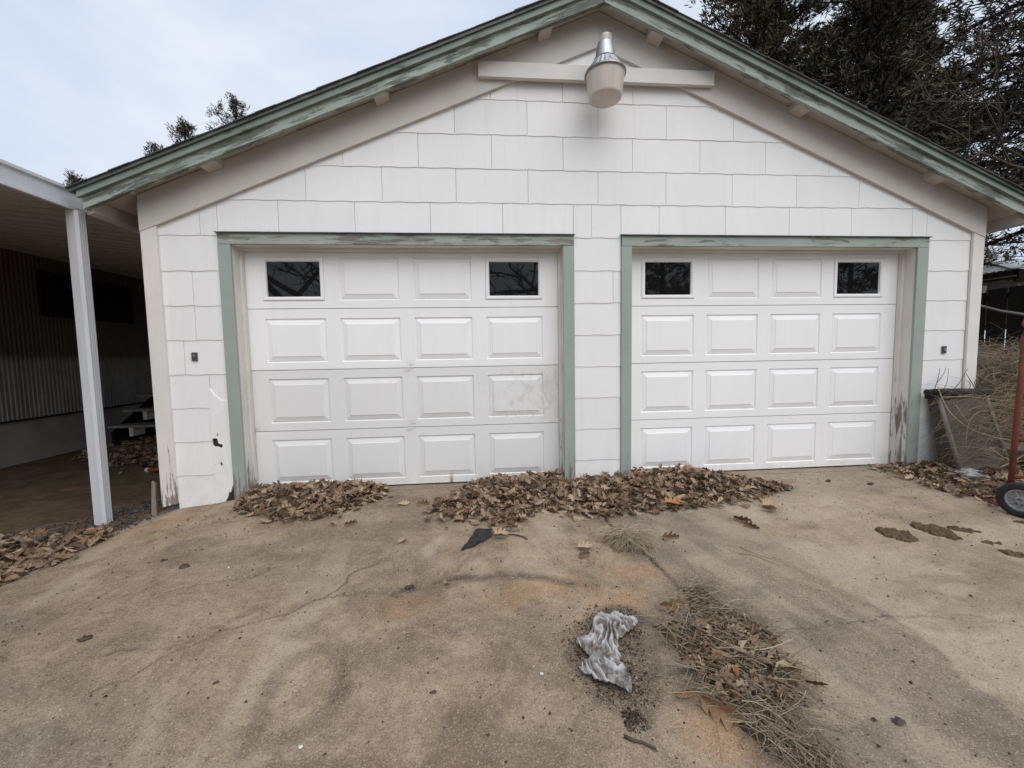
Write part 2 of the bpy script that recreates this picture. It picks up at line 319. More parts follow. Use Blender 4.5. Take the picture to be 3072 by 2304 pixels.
# ------------------------------------------------------------------ geometry helpers
def wpos(o):
    p = Vector((0, 0, 0))
    while o is not None:
        p += o.location; o = o.parent
    return p
class MB:
    def __init__(s): s.v = []; s.f = []; s.smooth = False
    def add(s, vs, fs):
        n = len(s.v); s.v += [tuple(q) for q in vs]; s.f += [tuple(i + n for i in f) for f in fs]; return s
    def box(s, x0, x1, y0, y1, z0, z1):
        return s.add([(x0, y0, z0), (x1, y0, z0), (x1, y1, z0), (x0, y1, z0), (x0, y0, z1), (x1, y0, z1), (x1, y1, z1), (x0, y1, z1)],
                     [(0, 3, 2, 1), (4, 5, 6, 7), (0, 1, 5, 4), (1, 2, 6, 5), (2, 3, 7, 6), (3, 0, 4, 7)])
    def hexa(s, a, b):
        """two quads a (front) and b (back) joined"""
        return s.add(list(a) + list(b), [(0, 1, 2, 3), (7, 6, 5, 4), (0, 4, 5, 1), (1, 5, 6, 2), (2, 6, 7, 3), (3, 7, 4, 0)])
    def prism_xz(s, poly, y0, y1):
        n = len(poly)
        return s.add([(x, y0, z) for x, z in poly] + [(x, y1, z) for x, z in poly],
                     [tuple(range(n)), tuple(range(2 * n - 1, n - 1, -1))] + [(i, i + n, (i + 1) % n + n, (i + 1) % n) for i in range(n)])
    def tube(s, pts, rad, n=6, cap=True):
        pts = [Vector(p) for p in pts]; rad = [rad] * len(pts) if not hasattr(rad, '__len__') else rad
        vs = []
        for i, p in enumerate(pts):
            d = (pts[min(i + 1, len(pts) - 1)] - pts[max(i - 1, 0)]).normalized()
            a = d.cross(Vector((0, 0, 1)) if abs(d.z) < .9 else Vector((1, 0, 0))).normalized(); b = d.cross(a)
            vs += [p + (a * math.cos(2 * math.pi * k / n) + b * math.sin(2 * math.pi * k / n)) * rad[i] for k in range(n)]
        fs = [(i * n + k, i * n + (k + 1) % n, (i + 1) * n + (k + 1) % n, (i + 1) * n + k) for i in range(len(pts) - 1) for k in range(n)]
        if cap: fs += [tuple(range(n - 1, -1, -1)), tuple((len(pts) - 1) * n + k for k in range(n))]
        return s.add(vs, fs)
    def lathe(s, prof, c=(0, 0, 0), n=40, axis='z', flute=0.0):
        vs = []
        for r, h in prof:
            for k in range(n):
                a = 2 * math.pi * k / n; rr = r * (1 + (flute if k % 2 else 0))
                p = (rr * math.cos(a), rr * math.sin(a), h)
                if axis == 'x': p = (h, rr * math.cos(a), rr * math.sin(a))
                vs.append((c[0] + p[0], c[1] + p[1], c[2] + p[2]))
        fs = [(i * n + k, i * n + (k + 1) % n, (i + 1) * n + (k + 1) % n, (i + 1) * n + k) for i in range(len(prof) - 1) for k in range(n)]
        return s.add(vs, fs)
def link(name, me, parent=None):
    o = bpy.data.objects.new(name, me); COL.objects.link(o)
    if parent is not None: o.parent = parent
    return o
def build(name, mb, mat, parent=None, smooth=False, loc=None):
    off = wpos(parent) if parent is not None else Vector(loc if loc is not None else (0, 0, 0))
    me = bpy.data.meshes.new(name)
    me.from_pydata([(q[0] - off.x, q[1] - off.y, q[2] - off.z) for q in mb.v], [], mb.f)
    bm = bmesh.new(); bm.from_mesh(me); bmesh.ops.recalc_face_normals(bm, faces=bm.faces); bm.to_mesh(me); bm.free()
    if smooth: me.polygons.foreach_set('use_smooth', [True] * len(me.polygons))
    me.materials.append(mat)
    o = link(name, me, parent)
    if parent is None: o.location = off
    return o
def tag(o, label=None, cat=None, group=None, kind=None):
    for k, v in (('label', label), ('category', cat), ('group', group), ('kind', kind)):
        if v: o[k] = v
    return o
def thing(name, loc, label, cat, group=None):
    o = link(name, None); o.location = loc; return tag(o, label, cat, group)
def np_mesh(name, V, F, mat, parent=None, tone=None, smooth=False, loc=None):
    """V (N,3), F (M,k) uniform faces"""
    off = np.array(wpos(parent)) if parent is not None else np.array(loc if loc is not None else (0., 0., 0.))
    V = np.asarray(V, np.float32) - off.astype(np.float32); F = np.asarray(F, np.int32); k = F.shape[1]
    me = bpy.data.meshes.new(name)
    me.vertices.add(len(V)); me.vertices.foreach_set('co', V.ravel())
    me.loops.add(F.size); me.loops.foreach_set('vertex_index', F.ravel())
    me.polygons.add(len(F)); me.polygons.foreach_set('loop_start', np.arange(0, F.size, k, dtype=np.int32)); me.polygons.foreach_set('loop_total', np.full(len(F), k, np.int32))
    if smooth: me.polygons.foreach_set('use_smooth', np.ones(len(F), bool))
    if tone is not None:
        for nm, a in (tone.items() if isinstance(tone, dict) else {'tone': tone}.items()):
            at = me.attributes.new(nm, 'FLOAT', 'POINT'); at.data.foreach_set('value', np.asarray(a, np.float32))
    me.update(calc_edges=True); me.materials.append(mat)
    o = link(name, me, parent)
    if parent is None: o.location = tuple(float(q) for q in off)
    return o

# ------------------------------------------------------------------ ground
def sst(a, b, x):
    t = np.clip((x - a) / (b - a), 0, 1); return t * t * (3 - 2 * t)
def ground(x, y):
    x = np.asarray(x, float); y = np.asarray(y, float)
    b = -.06 * (1 - sst(-3.6, -2.9, x)) + .025 * sst(2.6, 3.4, x)
    dr = b + .06 * np.minimum(y, 0)
    c = -.14 + .03 * np.minimum(y, 0)
    xe = -3.72 + .25 * np.minimum(y, 0)
    return c + (dr - c) * sst(xe - .15, xe + .2, x)
def gz(x, y): return float(ground(x, y))
def vnoise(x, y, f, seed, oct=4, gain=.5):
    out = np.zeros_like(x, float); a = 1.; tot = 0.
    for o in range(oct):
        r = np.random.default_rng(seed * 31 + o).random((256, 256))
        u = x * f + 37.7 * o; w = y * f + 11.3 * o
        i = np.floor(u).astype(int); j = np.floor(w).astype(int); fu = u - i; fw = w - j
        fu = fu * fu * (3 - 2 * fu); fw = fw * fw * (3 - 2 * fw)
        g = lambda di, dj: r[(i + di) % 256, (j + dj) % 256]
        out += a * ((g(0, 0) * (1 - fu) + g(1, 0) * fu) * (1 - fw) + (g(0, 1) * (1 - fu) + g(1, 1) * fu) * fw)
        tot += a; a *= gain; f *= 2
    return out / tot
def jitter(pl, amp, n=3, seed=0):
    r = np.random.default_rng(seed); P = [np.array(q, float) for q in pl]
    for it in range(n):
        Q = [P[0]]
        for a, b in zip(P[:-1], P[1:]):
            d = b - a; m = (a + b) / 2 + np.array([-d[1], d[0]]) * r.normal(0, amp); Q += [m, b]
        P = Q
    return P
def pdist(X, Y, pl):
    D = np.full(X.shape, 9.)
    for a, b in zip(pl[:-1], pl[1:]):
        a = np.array(a); b = np.array(b)
        m = (X > min(a[0], b[0]) - .3) & (X < max(a[0], b[0]) + .3) & (Y > min(a[1], b[1]) - .3) & (Y < max(a[1], b[1]) + .3)
        if not m.any(): continue
        px = X[m] - a[0]; py = Y[m] - a[1]; d = b - a; L = d @ d + 1e-12
        t = np.clip((px * d[0] + py * d[1]) / L, 0, 1)
        D[m] = np.minimum(D[m], np.hypot(px - t * d[0], py - t * d[1]))
    return D
def inpoly(X, Y, poly):
    ins = np.zeros(np.shape(X), bool); n = len(poly)
    for i in range(n):
        x0, y0 = poly[i]; x1, y1 = poly[(i + 1) % n]
        c = ((y0 > Y) != (y1 > Y)) & (X < (x1 - x0) * (Y - y0) / (y1 - y0 + 1e-12) + x0); ins ^= c
    return ins

def axis(dense0, dense1, step, lo, hi):
    a = np.arange(dense0, dense1 + 1e-6, step)
    l = []; x = dense0; s = step
    while x > lo: s *= 1.35; x -= s; l.append(max(x, lo))
    h = []; x = dense1; s = step
    while x < hi: s *= 1.35; x += s; h.append(min(x, hi))
    return np.array(l[::-1] + list(a) + h)
def make_driveway():
    xs = axis(-4.4, 3.3, .009, -12, 9); ys = axis(-2.75, .2, .009, -14, 7.2)
    X, Y = np.meshgrid(xs, ys); Z = ground(X, Y)
    lump = vnoise(X, Y, 2.2, 3) - .5; mid = vnoise(X, Y, 9, 4) - .5
    near = sst(.25, -.1, Y)
    Z = Z + near * (.022 * lump + .006 * mid)
    w1 = vnoise(X, Y, 3.0, 11); w2 = vnoise(X, Y, 12, 12); w3 = vnoise(X, Y, 5.5, 13)
    wx = X + (w1 - .5) * .22; wy = Y + (w3 - .5) * .22
    blob = lambda cx, cy, rx, ry, soft=.5: sst(1.0, 1.0 - soft, np.hypot((wx - cx) / rx, (wy - cy) / ry))
    dark = np.zeros_like(X)
    ring = jitter([(-1.87, -2.24), (-1.89, -2.177), (-1.925, -2.024), (-1.912, -1.866), (-1.802, -1.801), (-1.69, -1.85), (-1.645, -1.97), (-1.63, -2.08), (-1.67, -2.15), (-1.76, -2.20), (-1.86, -2.21)], .06, 2, 5)
    dr = pdist(X + (w2 - .5) * .05, Y + (w3 - .5) * .05, ring)
    dark = np.maximum(dark, sst(.06, .012, dr) * (.40 + .35 * w1))
    dark = np.maximum(dark, blob(-1.33, -1.78, .30, .16, .9) * .62 * sst(.35, .6, w2))
    dark = np.maximum(dark, blob(-1.66, -1.83, .16, .09, .9) * .5)
    bow = jitter([(-1.56, -1.45), (-1.38, -1.413), (-1.185, -1.329), (-.973, -1.325), (-.765, -1.372), (-.58, -1.455)], .05, 2, 6)
    db = pdist(X + (w2 - .5) * .04, Y, bow)
    dark = np.maximum(dark, sst(.06, .005, db) * .9 * sst(.25, .55, w2))
    dark = np.maximum(dark, blob(-.853, -1.655, .16, .13, .7) * .45)
    ragp = [(-.431, -1.65), (-.33, -1.77), (-.40, -1.94), (-.435, -2.124), (-.51, -2.235), (-.64, -2.16), (-.715, -1.986), (-.65, -1.81)]
    dark = np.maximum(dark, sst(.05, -.0, np.where(inpoly(wx, wy, ragp), 0, pdist(wx, wy, ragp + ragp[:1]))) * .8 * sst(.25, .55, w2 * .5 + w3 * .5 + .1))
    dark = np.maximum(dark, blob(-2.75, -1.35, .5, .3, .9) * .22); dark = np.maximum(dark, blob(-2.4, -1.1, .5, .2, .9) * .3 * w2)
    dark = np.maximum(dark, blob(-2.1, -1.4, .35, .12, .9) * .32)
    # grime in front of the doors and under the leaves
    dark = np.maximum(dark, sst(.24, .0, np.abs(Y + .35 + .12 * (w1 - .5))) * sst(-3.2, -2.9, X) * sst(1.9, 1.2, X) * .42 * sst(.3, .7, w3))
    dark = np.maximum(dark, sst(-.95, -.35, Y) * sst(-1.9, -1.5, X) * sst(-.9, -1.2, X) * .3)
    dark = np.maximum(dark, sst(.52, .68, vnoise(X, Y * 1.6, 2.6, 21)) * .40)
    joint = jitter([(-.188, .155), (-.14, -.561), (-.155, -.926), (-.051, -1.256), (-.039, -1.447), (.003, -1.576), (.016, -1.775), (-.035, -2.1), (-.01, -2.321), (.006, -2.478), (.02, -3.4)], .03, 3, 8)
    dj = pdist(X, Y, joint)
    dark = np.maximum(dark, sst(.06, .0, dj) * .35)
    # slab right of the joint is greyer; beyond the damp edge it is paler
    edge = [(.3, .2), (.581, -.466), (.80, -.753), (.845, -1.325), (.835, -1.601), (.878, -1.863), (.872, -2.012), (.813, -2.248), (.80, -2.402), (.8, -4)]
    ex = np.interp(-Y, [-q[1] for q in edge], [q[0] for q in edge]) + (w2 - .5) * .07 + (w1 - .5) * .10
    right = sst(-.012, .025, X - ex) * sst(-.35, -.75, Y) + .45 * sst(.5, 1.2, X) * sst(-.75, -.35, Y)
    light = right * (.55 + .5 * (w1 - .3)) * (1 - .5 * sst(.52, .7, vnoise(X, Y * 2.5, 1.7, 23)))
    jx = np.interp(-Y, [-.155, .561, .926, 1.256, 1.447, 1.576, 1.775, 2.1, 2.321, 2.478, 3.4], [-.188, -.14, -.155, -.051, -.039, .003, .016, -.035, -.01, .006, .02])
    grey = sst(0, .05, X - jx) * (1 - right) * (.75 + .35 * (w3 - .5))
    grey = np.maximum(grey, blob(-2.75, -2.3, 1.1, .6, .9) * .75); grey = np.maximum(grey, sst(-2.0, -2.6, Y) * .4 * (X < jx) * (.4 + w3)); grey = np.maximum(grey, blob(-1.0, -2.35, .9, .3, .9) * .4 * (w3 + .3)); grey = np.maximum(grey, sst(.5, .68, vnoise(X, Y, 1.1, 29)) * .5 * (X < jx))
    light = np.maximum(light, blob(-1.35, -.98, .10, .16, .7) * .7); light = np.maximum(light, sst(.58, .75, vnoise(X * 2.2, Y, 1.6, 31)) * .5 * (1 - right)); light = np.maximum(light, grey * sst(.52, .7, vnoise(X * 3.5 + Y * 1.5, Y * .8, 1.8, 33)) * .6)
    light = np.maximum(light, sst(-3.05, -3.5, X) * sst(-4.2, -3.8, X) * sst(.1, -.5, np.abs(Y + .25)) * .5)
    orange = np.maximum.reduce([blob(-.73, -1.50, .42, .14, .9) * .6, blob(-.18, -1.42, .28, .16, .9) * .55, blob(-.40, -1.62, .22, .14, .9) * .7, blob(-.27, -2.33, .22, .16, .9) * .8,
                                blob(-1.464, -1.53, .3, .12, .9) * .5, blob(-.1, -1.85, .2, .2, .9) * .55, blob(-.05, -2.5, .2, .15, .9) * .6, blob(-3.55, -.3, .35, .5, .9) * .28, blob(-1.3, -2.4, .5, .15, .9) * .3])
    crack = np.zeros_like(X)
    for i, (pl, wd, st) in enumerate([([(-.897, -1.03), (-.978, -1.415), (-1.2, -1.584), (-1.441, -1.661), (-1.618, -1.818), (-1.763, -1.856)], .0, .0),
            ([(-1.605, -1.011), (-1.70, -1.12), (-1.833, -1.216), (-1.85, -1.33), (-1.911, -1.438), (-2.002, -1.503), (-2.05, -1.549), (-2.2, -1.599), (-2.403, -1.74), (-2.51, -1.88), (-2.62, -1.96)], .009, .75),
            ([(-3.4, -1.66), (-3.218, -1.682), (-3.053, -1.733), (-2.903, -1.793), (-2.821, -1.764), (-2.682, -1.727), (-2.4, -1.69)], .009, .6),
            ([(-1.911, -1.438), (-1.75, -1.41), (-1.6, -1.44), (-1.5, -1.47)], .010, .55), ([(-2.3, -1.67), (-2.45, -1.69), (-2.58, -1.66)], .010, .4),
            (bow, .008, .5), ([(.05, -1.94), (.25, -1.93), (.44, -1.897), (.694, -1.876), (1.029, -1.878), (1.269, -1.902), (1.6, -2.0)], .010, .5),
            ([(-3.0, -1.45), (-2.75, -1.30), (-2.5, -1.22), (-2.3, -1.1)], .010, .3),
            (joint, .022, 1.2), ([(-3.05, .035), (-1.7, .02), (-.31, .03)], .012, .7), ([(.3, .03), (1.6, .02), (3.05, .03)], .012, .7)]):
        if st == 0: continue
        q = jitter(pl, .09 if i not in (8, 9, 10) else .01, 3, 40 + i); d = pdist(X, Y, q)
        k = sst(wd, wd * .15, d); crack = np.maximum(crack, k * st * (.45 + 1.1 * sst(.3, .65, w2) * sst(.25, .6, w3))); Z -= k * .007 * w2
    for q in (dark, light, grey, orange, crack): np.clip(q, 0, 1, q)
    ny, nx = X.shape; idx = np.arange(nx * ny).reshape(ny, nx)
    F = np.stack([idx[:-1, :-1].ravel(), idx[:-1, 1:].ravel(), idx[1:, 1:].ravel(), idx[1:, :-1].ravel()], 1)
    o = np_mesh('driveway', np.stack([X.ravel(), Y.ravel(), Z.ravel()], 1), F, M['concrete'], tone=dict(dark=dark.ravel(), light=light.ravel(), grey=grey.ravel(), orange=orange.ravel(), crack=crack.ravel()), smooth=True)
    tag(o, kind='structure'); return o
make_driveway()
def carport_floor():
    xs = np.arange(-7.6, -3.6, .03); ys = np.concatenate([np.arange(-.9, 1.0, .02), np.arange(1.0, 9.0, .15)]); X, Y = np.meshgrid(xs, ys)
    n = vnoise(X, Y, 3.0, 91, 5, .6); e = -3.86 + .25 * np.minimum(Y, 0) + .10 * (n - .5); yf = -.62 + .5 * (n - .5) - .12 * (X + 4)
    out = np.maximum(sst(-.01, .05, X - e), sst(.02, -.08, Y - yf))
    Z = ground(X, Y) + .014 + .010 * (n - .5) - .06 * out
    ny, nx = X.shape; idx = np.arange(nx * ny).reshape(ny, nx)
    F = np.stack([idx[:-1, :-1].ravel(), idx[:-1, 1:].ravel(), idx[1:, 1:].ravel(), idx[1:, :-1].ravel()], 1)
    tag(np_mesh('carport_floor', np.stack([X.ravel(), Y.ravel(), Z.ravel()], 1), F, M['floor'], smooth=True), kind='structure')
carport_floor()
def yard_z(x, y):
    x = np.asarray(x, float); y = np.asarray(y, float)
    n = vnoise(x, y, 4.0, 51); edge = 2.92 + .35 * (n - .5) + .10 * sst(-.2, -1.2, y)
    edge = np.where(y > .05, np.maximum(edge, 3.3), edge)
    up = sst(-.05, .12, x - edge)
    g = ground(np.clip(x, -12, 9), np.clip(y, -14, 7)) - .12
    hi = .035 + .05 * (n - .4) + .06 * np.clip(y, -6, 0) + .25 * sst(4.0, 5.5, x) * sst(-.3, 1.0, y)
    far = sst(8.5, 12, np.maximum(np.abs(x), np.abs(y)))
    return (g * (1 - up) + hi * up) * (1 - far) + far * np.where(np.abs(x) > 9, -.05, -.1)
def make_yard():
    xs = axis(2.4, 6.5, .04, -400, 400); ys = axis(-1.6, 3.5, .04, -400, 400)
    X, Y = np.meshgrid(xs, ys); Z = yard_z(X, Y)
    ny, nx = X.shape; idx = np.arange(nx * ny).reshape(ny, nx)
    F = np.stack([idx[:-1, :-1].ravel(), idx[:-1, 1:].ravel(), idx[1:, 1:].ravel(), idx[1:, :-1].ravel()], 1)
    tag(np_mesh('yard_ground', np.stack([X.ravel(), Y.ravel(), Z.ravel()], 1), F, M['soil'], smooth=True), kind='structure')
make_yard()
def surf(x, y):
    """top of whatever ground is uppermost"""
    return np.maximum(ground(x, y) + np.where((np.asarray(x) < -3.9) & (np.asarray(y) > -.7), .016, 0), yard_z(x, y))

# ------------------------------------------------------------------ garage
garage = thing('garage', (0, 0, 0), 'white shingle sided garage with two panelled overhead doors and green trim', 'garage')
S = 0.415
def gpart(name, mb, mat, smooth=False, parent=None): return build(name, mb, mat, parent or garage, smooth)
# sheathing behind the siding, with the two openings left out
sh = MB()
for x0, x1 in ((-3.70, -3.08), (-.28, .27), (3.08, 3.70)): sh.box(x0, x1, .004, .12, -.3, 2.13)
sh.prism_xz([(-3.70, 2.13), (3.70, 2.13), (3.70, 2.40), (0, 3.985), (-3.70, 2.40)], .004, .12)
gpart('wall_sheathing', sh, M['gap'])
sw = MB(); sw.box(-3.705, -3.62, .12, 7.0, -.3, 2.36); gpart('side_wall', sw, M['siding'])
sw = MB(); sw.box(3.62, 3.705, .12, 7.0, -.3, 2.36); gpart('side_wall', sw, M['siding'])
bw = MB(); bw.prism_xz([(-3.62, -.3), (3.62, -.3), (3.62, 2.40), (0, 3.92), (-3.62, 2.40)], 6.88, 7.0); gpart('back_wall', bw, M['siding'])
fl = MB(); fl.box(-3.62, 3.62, .17, 6.88, -.25, .006); gpart('floor_slab', fl, M['floor'])
# siding shingles, one object each
W = .6096
ROWS = [-.075, .21, .492, .774, 1.053, 1.334, 1.613, 1.893, 2.174, 2.458, 2.737, 3.015, 3.297, 3.58, 3.86]
def zcap(x): return 3.86 - S * abs(x)
def shingle(x0, x1, zb, zt, wavy=True, zfix=None, prou=0.0):
    # keep only the stretch that lies under the roof line
    while x0 < x1 and zcap(x0) < zb + .012: x0 += .01
    while x1 > x0 and zcap(x1) < zb + .012: x1 -= .01
    if x1 - x0 < .02: return
    g = .0015; x0 += g; x1 -= g
    n = max(2, int((x1 - x0) / .05) + 1); jz = random.uniform(-.0015, .0015); ph = .9 * zb * 7
    xs = [x0 + (x1 - x0) * i / n for i in range(n + 1)]
    if x0 < 0 < x1: xs = sorted(set(xs + [0.0]))
    n = len(xs) - 1
    bot = [(zb if zfix is None else zfix) + (jz + .0026 * math.sin(2 * math.pi * x / .235 + ph) if wavy and zfix is None else 0) for x in xs]
    top = [min(zt + .012, zcap(x)) for x in xs]
    yb = -.0076 - prou - random.uniform(0, .0012); yt = -.003
    fy = lambda z: yb + (yt - yb) * min(1, max(0, (z - zb) / (zt - zb)))
    m = MB(); v = []
    for x, b, t in zip(xs, bot, top): v += [(x, fy(b), b), (x, fy(t), t), (x, .0, b), (x, .0, t)]
    f = []
    for i in range(n):
        a = 4 * i; c = a + 4
        f += [(a, c, c + 1, a + 1), (a, a + 2, c + 2, c), (a + 1, c + 1, c + 3, a + 3)]
    f += [(0, 1, 3, 2), (4 * n, 4 * n + 2, 4 * n + 3, 4 * n + 1)]
    m.add(v, f); gpart('siding_shingle', m, M['siding'])
for r in range(len(ROWS) - 1):
    zb, zt = ROWS[r], ROWS[r + 1]
    if zb >= 2.17:
        if r == 8: js = [-3.594, -3.274, -3.140, -2.666, -2.058, -1.44, -.83, -.219, -.059, .205, .549, 1.161, 1.768, 2.374, 2.986, 3.594]
        else:
            off = 0 if r % 2 == 1 else .5
            js = [-3.594] + [W * (k + off) for k in range(-6, 6) if abs(W * (k + off)) < 3.58] + [3.594]
        for a, b in zip(js[:-1], js[1:]):
            mid = (a + b) / 2
            under = r == 8 and (-3.140 < mid < -.219 or .205 < mid < 3.134)
            if r == 8 and a < 3.134 < b: shingle(a, 3.134, zb, zt, zfix=2.2075); shingle(3.134, b, zb, zt); continue
            shingle(a, b, zb, zt, zfix=2.2075 if under else None)
    else:
        L = [-3.594, -3.145]
        if r == 4: L = [-3.594, -3.465, -3.145]
        if r in (5, 6): L = [-3.594, -3.362, -3.145]
        if r == 3: L = [-3.594, -3.287, -3.147]
        if r in (0, 1, 2): L = [-3.594, -3.296]
        for a, b in zip(L[:-1], L[1:]): shingle(a, b, zb, zt)
        C = [-.216, .204]
        if r == 6: C = [-.216, .134, .204]
        for a, b in zip(C[:-1], C[1:]): shingle(a, b, zb, zt)
        shingle(3.152, 3.594, zb, zt)
# the caulked patch sheet left of the first door, with rotten holes
def sheet_with_holes():
    outer = [(-3.298, -.07), (-3.293, .35), (-3.297, .64), (-3.289, .935), (-3.255, .885), (-3.204, .836), (-3.147, .83), (-3.145, .13), (-3.158, .098), (-3.172, .055), (-3.19, .05), (-3.20, .01), (-3.225, -.03)]
    holes = [[(-3.292, .513), (-3.27, .519), (-3.251, .516), (-3.247, .495), (-3.245, .477), (-3.228, .467), (-3.212, .466), (-3.214, .445), (-3.222, .43), (-3.236, .438), (-3.259, .447), (-3.276, .446), (-3.289, .457), (-3.293, .485)],
             [(-3.256, .556), (-3.243, .557), (-3.241, .538), (-3.251, .535)], [(-3.240, .318), (-3.229, .312), (-3.222, .298), (-3.228, .283), (-3.238, .281), (-3.242, .3)], [(-3.281, .299), (-3.275, .300), (-3.275, .293), (-3.281, .292)]]
    tri = tessellate_polygon([[Vector((x, z, 0)) for x, z in lp] for lp in [outer] + holes])
    flat = [q for lp in [outer] + holes for q in lp]; n = len(flat)
    m = MB(); v = [(x, -.0135 - .002 * math.sin(x * 60 + z * 17), z) for x, z in flat] + [(x, .0, z) for x, z in flat]
    f = [tuple(t) for t in tri]; k = 0
    for lp in [outer] + holes:
        c = len(lp)
        f += [(k + i, k + (i + 1) % c, n + k + (i + 1) % c, n + k + i) for i in range(c)]; k += c
    m.add(v, f); return m
o = gpart('patch_sheet', sheet_with_holes(), M['siding']); o['label'] = 'white painted patch with black rotten holes'
hb = MB(); hb.box(-3.292, -3.147, -.002, .0035, -.06, .8); gpart('wall_cavity', hb, M['hole'])
# corner boards
m = MB(); m.hexa([(-3.712, -.03, -.045), (-3.592, -.03, -.02), (-3.592, -.03, 2.30), (-3.712, -.03, 2.25)], [(-3.712, .0, -.045), (-3.592, .0, -.02), (-3.592, .0, 2.30), (-3.712, .0, 2.25)]); gpart('corner_board', m, M['white_trim'])
m = MB(); m.box(-3.727, -3.706, .0, .10, -.05, 2.30); gpart('corner_board', m, M['white_trim'])
m = MB(); m.hexa([(3.598, -.03, -.05), (3.712, -.03, -.05), (3.712, -.03, 2.25), (3.598, -.03, 2.30)], [(3.598, .0, -.05), (3.712, .0, -.05), (3.712, .0, 2.25), (3.598, .0, 2.30)]); gpart('corner_board', m, M['white_trim'])
m = MB(); m.box(3.706, 3.727, .0, .10, -.05, 2.30); gpart('corner_board', m, M['white_trim'])
# gable: frieze boards, ledger strips, fascia, moulding, soffit, roof
def slope_board(sg, z0, z1, y0, y1, x0, x1):
    P = lambda x, z: (sg * x, z - S * x)
    m = MB(); m.prism_xz([P(x0, z0), P(x1, z0), P(x1, z1), P(x0, z1)], y0, y1); return m
for sg, sfx in ((-1, 'l'), (1, 'r')):
    m = MB(); m.prism_xz([(sg * .001, 3.733), (sg * 3.60, 3.733 - S * 3.60), (sg * 3.7125, 2.195), (sg * 3.7125, 2.411), (sg * .001, 3.952)], -.036, -.001)
    gpart('frieze_board', m, M['white_frieze_' + sfx])
    gpart('ledger_strip', slope_board(sg, 3.953, 4.012, -.0345, -.001, .0, 3.71), M['white_frieze_' + sfx])
    gpart('fascia_board', slope_board(sg, 3.953, 4.075, -.2, -.162, .0015, 3.968), M['fascia_' + sfx])
    gpart('fascia_moulding', slope_board(sg, 4.036, 4.082, -.226, -.2005, .0005, 3.985), M['fascia_plain'])
    gpart('roof_edge_strip', slope_board(sg, 4.083, 4.106, -.243, -.16, .0, 4.02), M['roof_edge'])
    gpart('eave_board', slope_board(sg, 3.925, 4.05, -.161, 7.1, 3.928, 3.966), M['soffit'])
    # roof sheathing boards seen from below
    x = .0; i = 0
    while x < 3.92:
        w = random.choice([.14, .18, .18, .235, .30]); x2 = min(x + w, 3.925)
        gpart('soffit_board', slope_board(sg, 4.014 + random.uniform(0, .009), 4.056, -.161, .9, x + .0015, x2 - .0015), M['soffit']); x = x2
    gpart('roof_deck', slope_board(sg, 4.0575, 4.082, -.158, 7.15, 0, 3.99), M['gap'])
    # lookout blocks
    for lx in ((.405, 1.70, 3.03) if sg > 0 else (.412, 1.73, 3.05)):
        gpart('lookout', slope_board(sg, 3.957, 4.012, -.1615, -.0365, lx, lx + .105), M['soffit'])
    # shingle courses on the roof
    L = 4.03; k = 0; x = L
    while x > .02:
        xa = x; xb = max(0., x - .15); j = random.uniform(-.005, .005)
        m = MB(); z = lambda q, e: 4.107 + e - S * q
        y0 = -.255 + j
        m.hexa([(sg * xa, y0, z(xa, 0)), (sg * xb, y0, z(xb, 0)), (sg * xb, y0, z(xb, .006)), (sg * xa, y0, z(xa, .008 + random.uniform(0, .005) * (random.random() < .3)))],
               [(sg * xa, 7.2, z(xa, 0)), (sg * xb, 7.2, z(xb, 0)), (sg * xb, 7.2, z(xb, .006)), (sg * xa, 7.2, z(xa, .008))])
        gpart('roof_shingle_course', m, M['roofing']); x = xb
# crossbeam that carries the light
m = MB(); m.hexa([(-1.013, -.078, 3.435), (.991, -.078, 3.432), (.995, -.078, 3.546), (-1.013, -.078, 3.554)], [(-1.013, -.037, 3.435), (.991, -.037, 3.432), (.995, -.037, 3.546), (-1.013, -.037, 3.554)])
gpart('crossbeam', m, M['white_beam'])
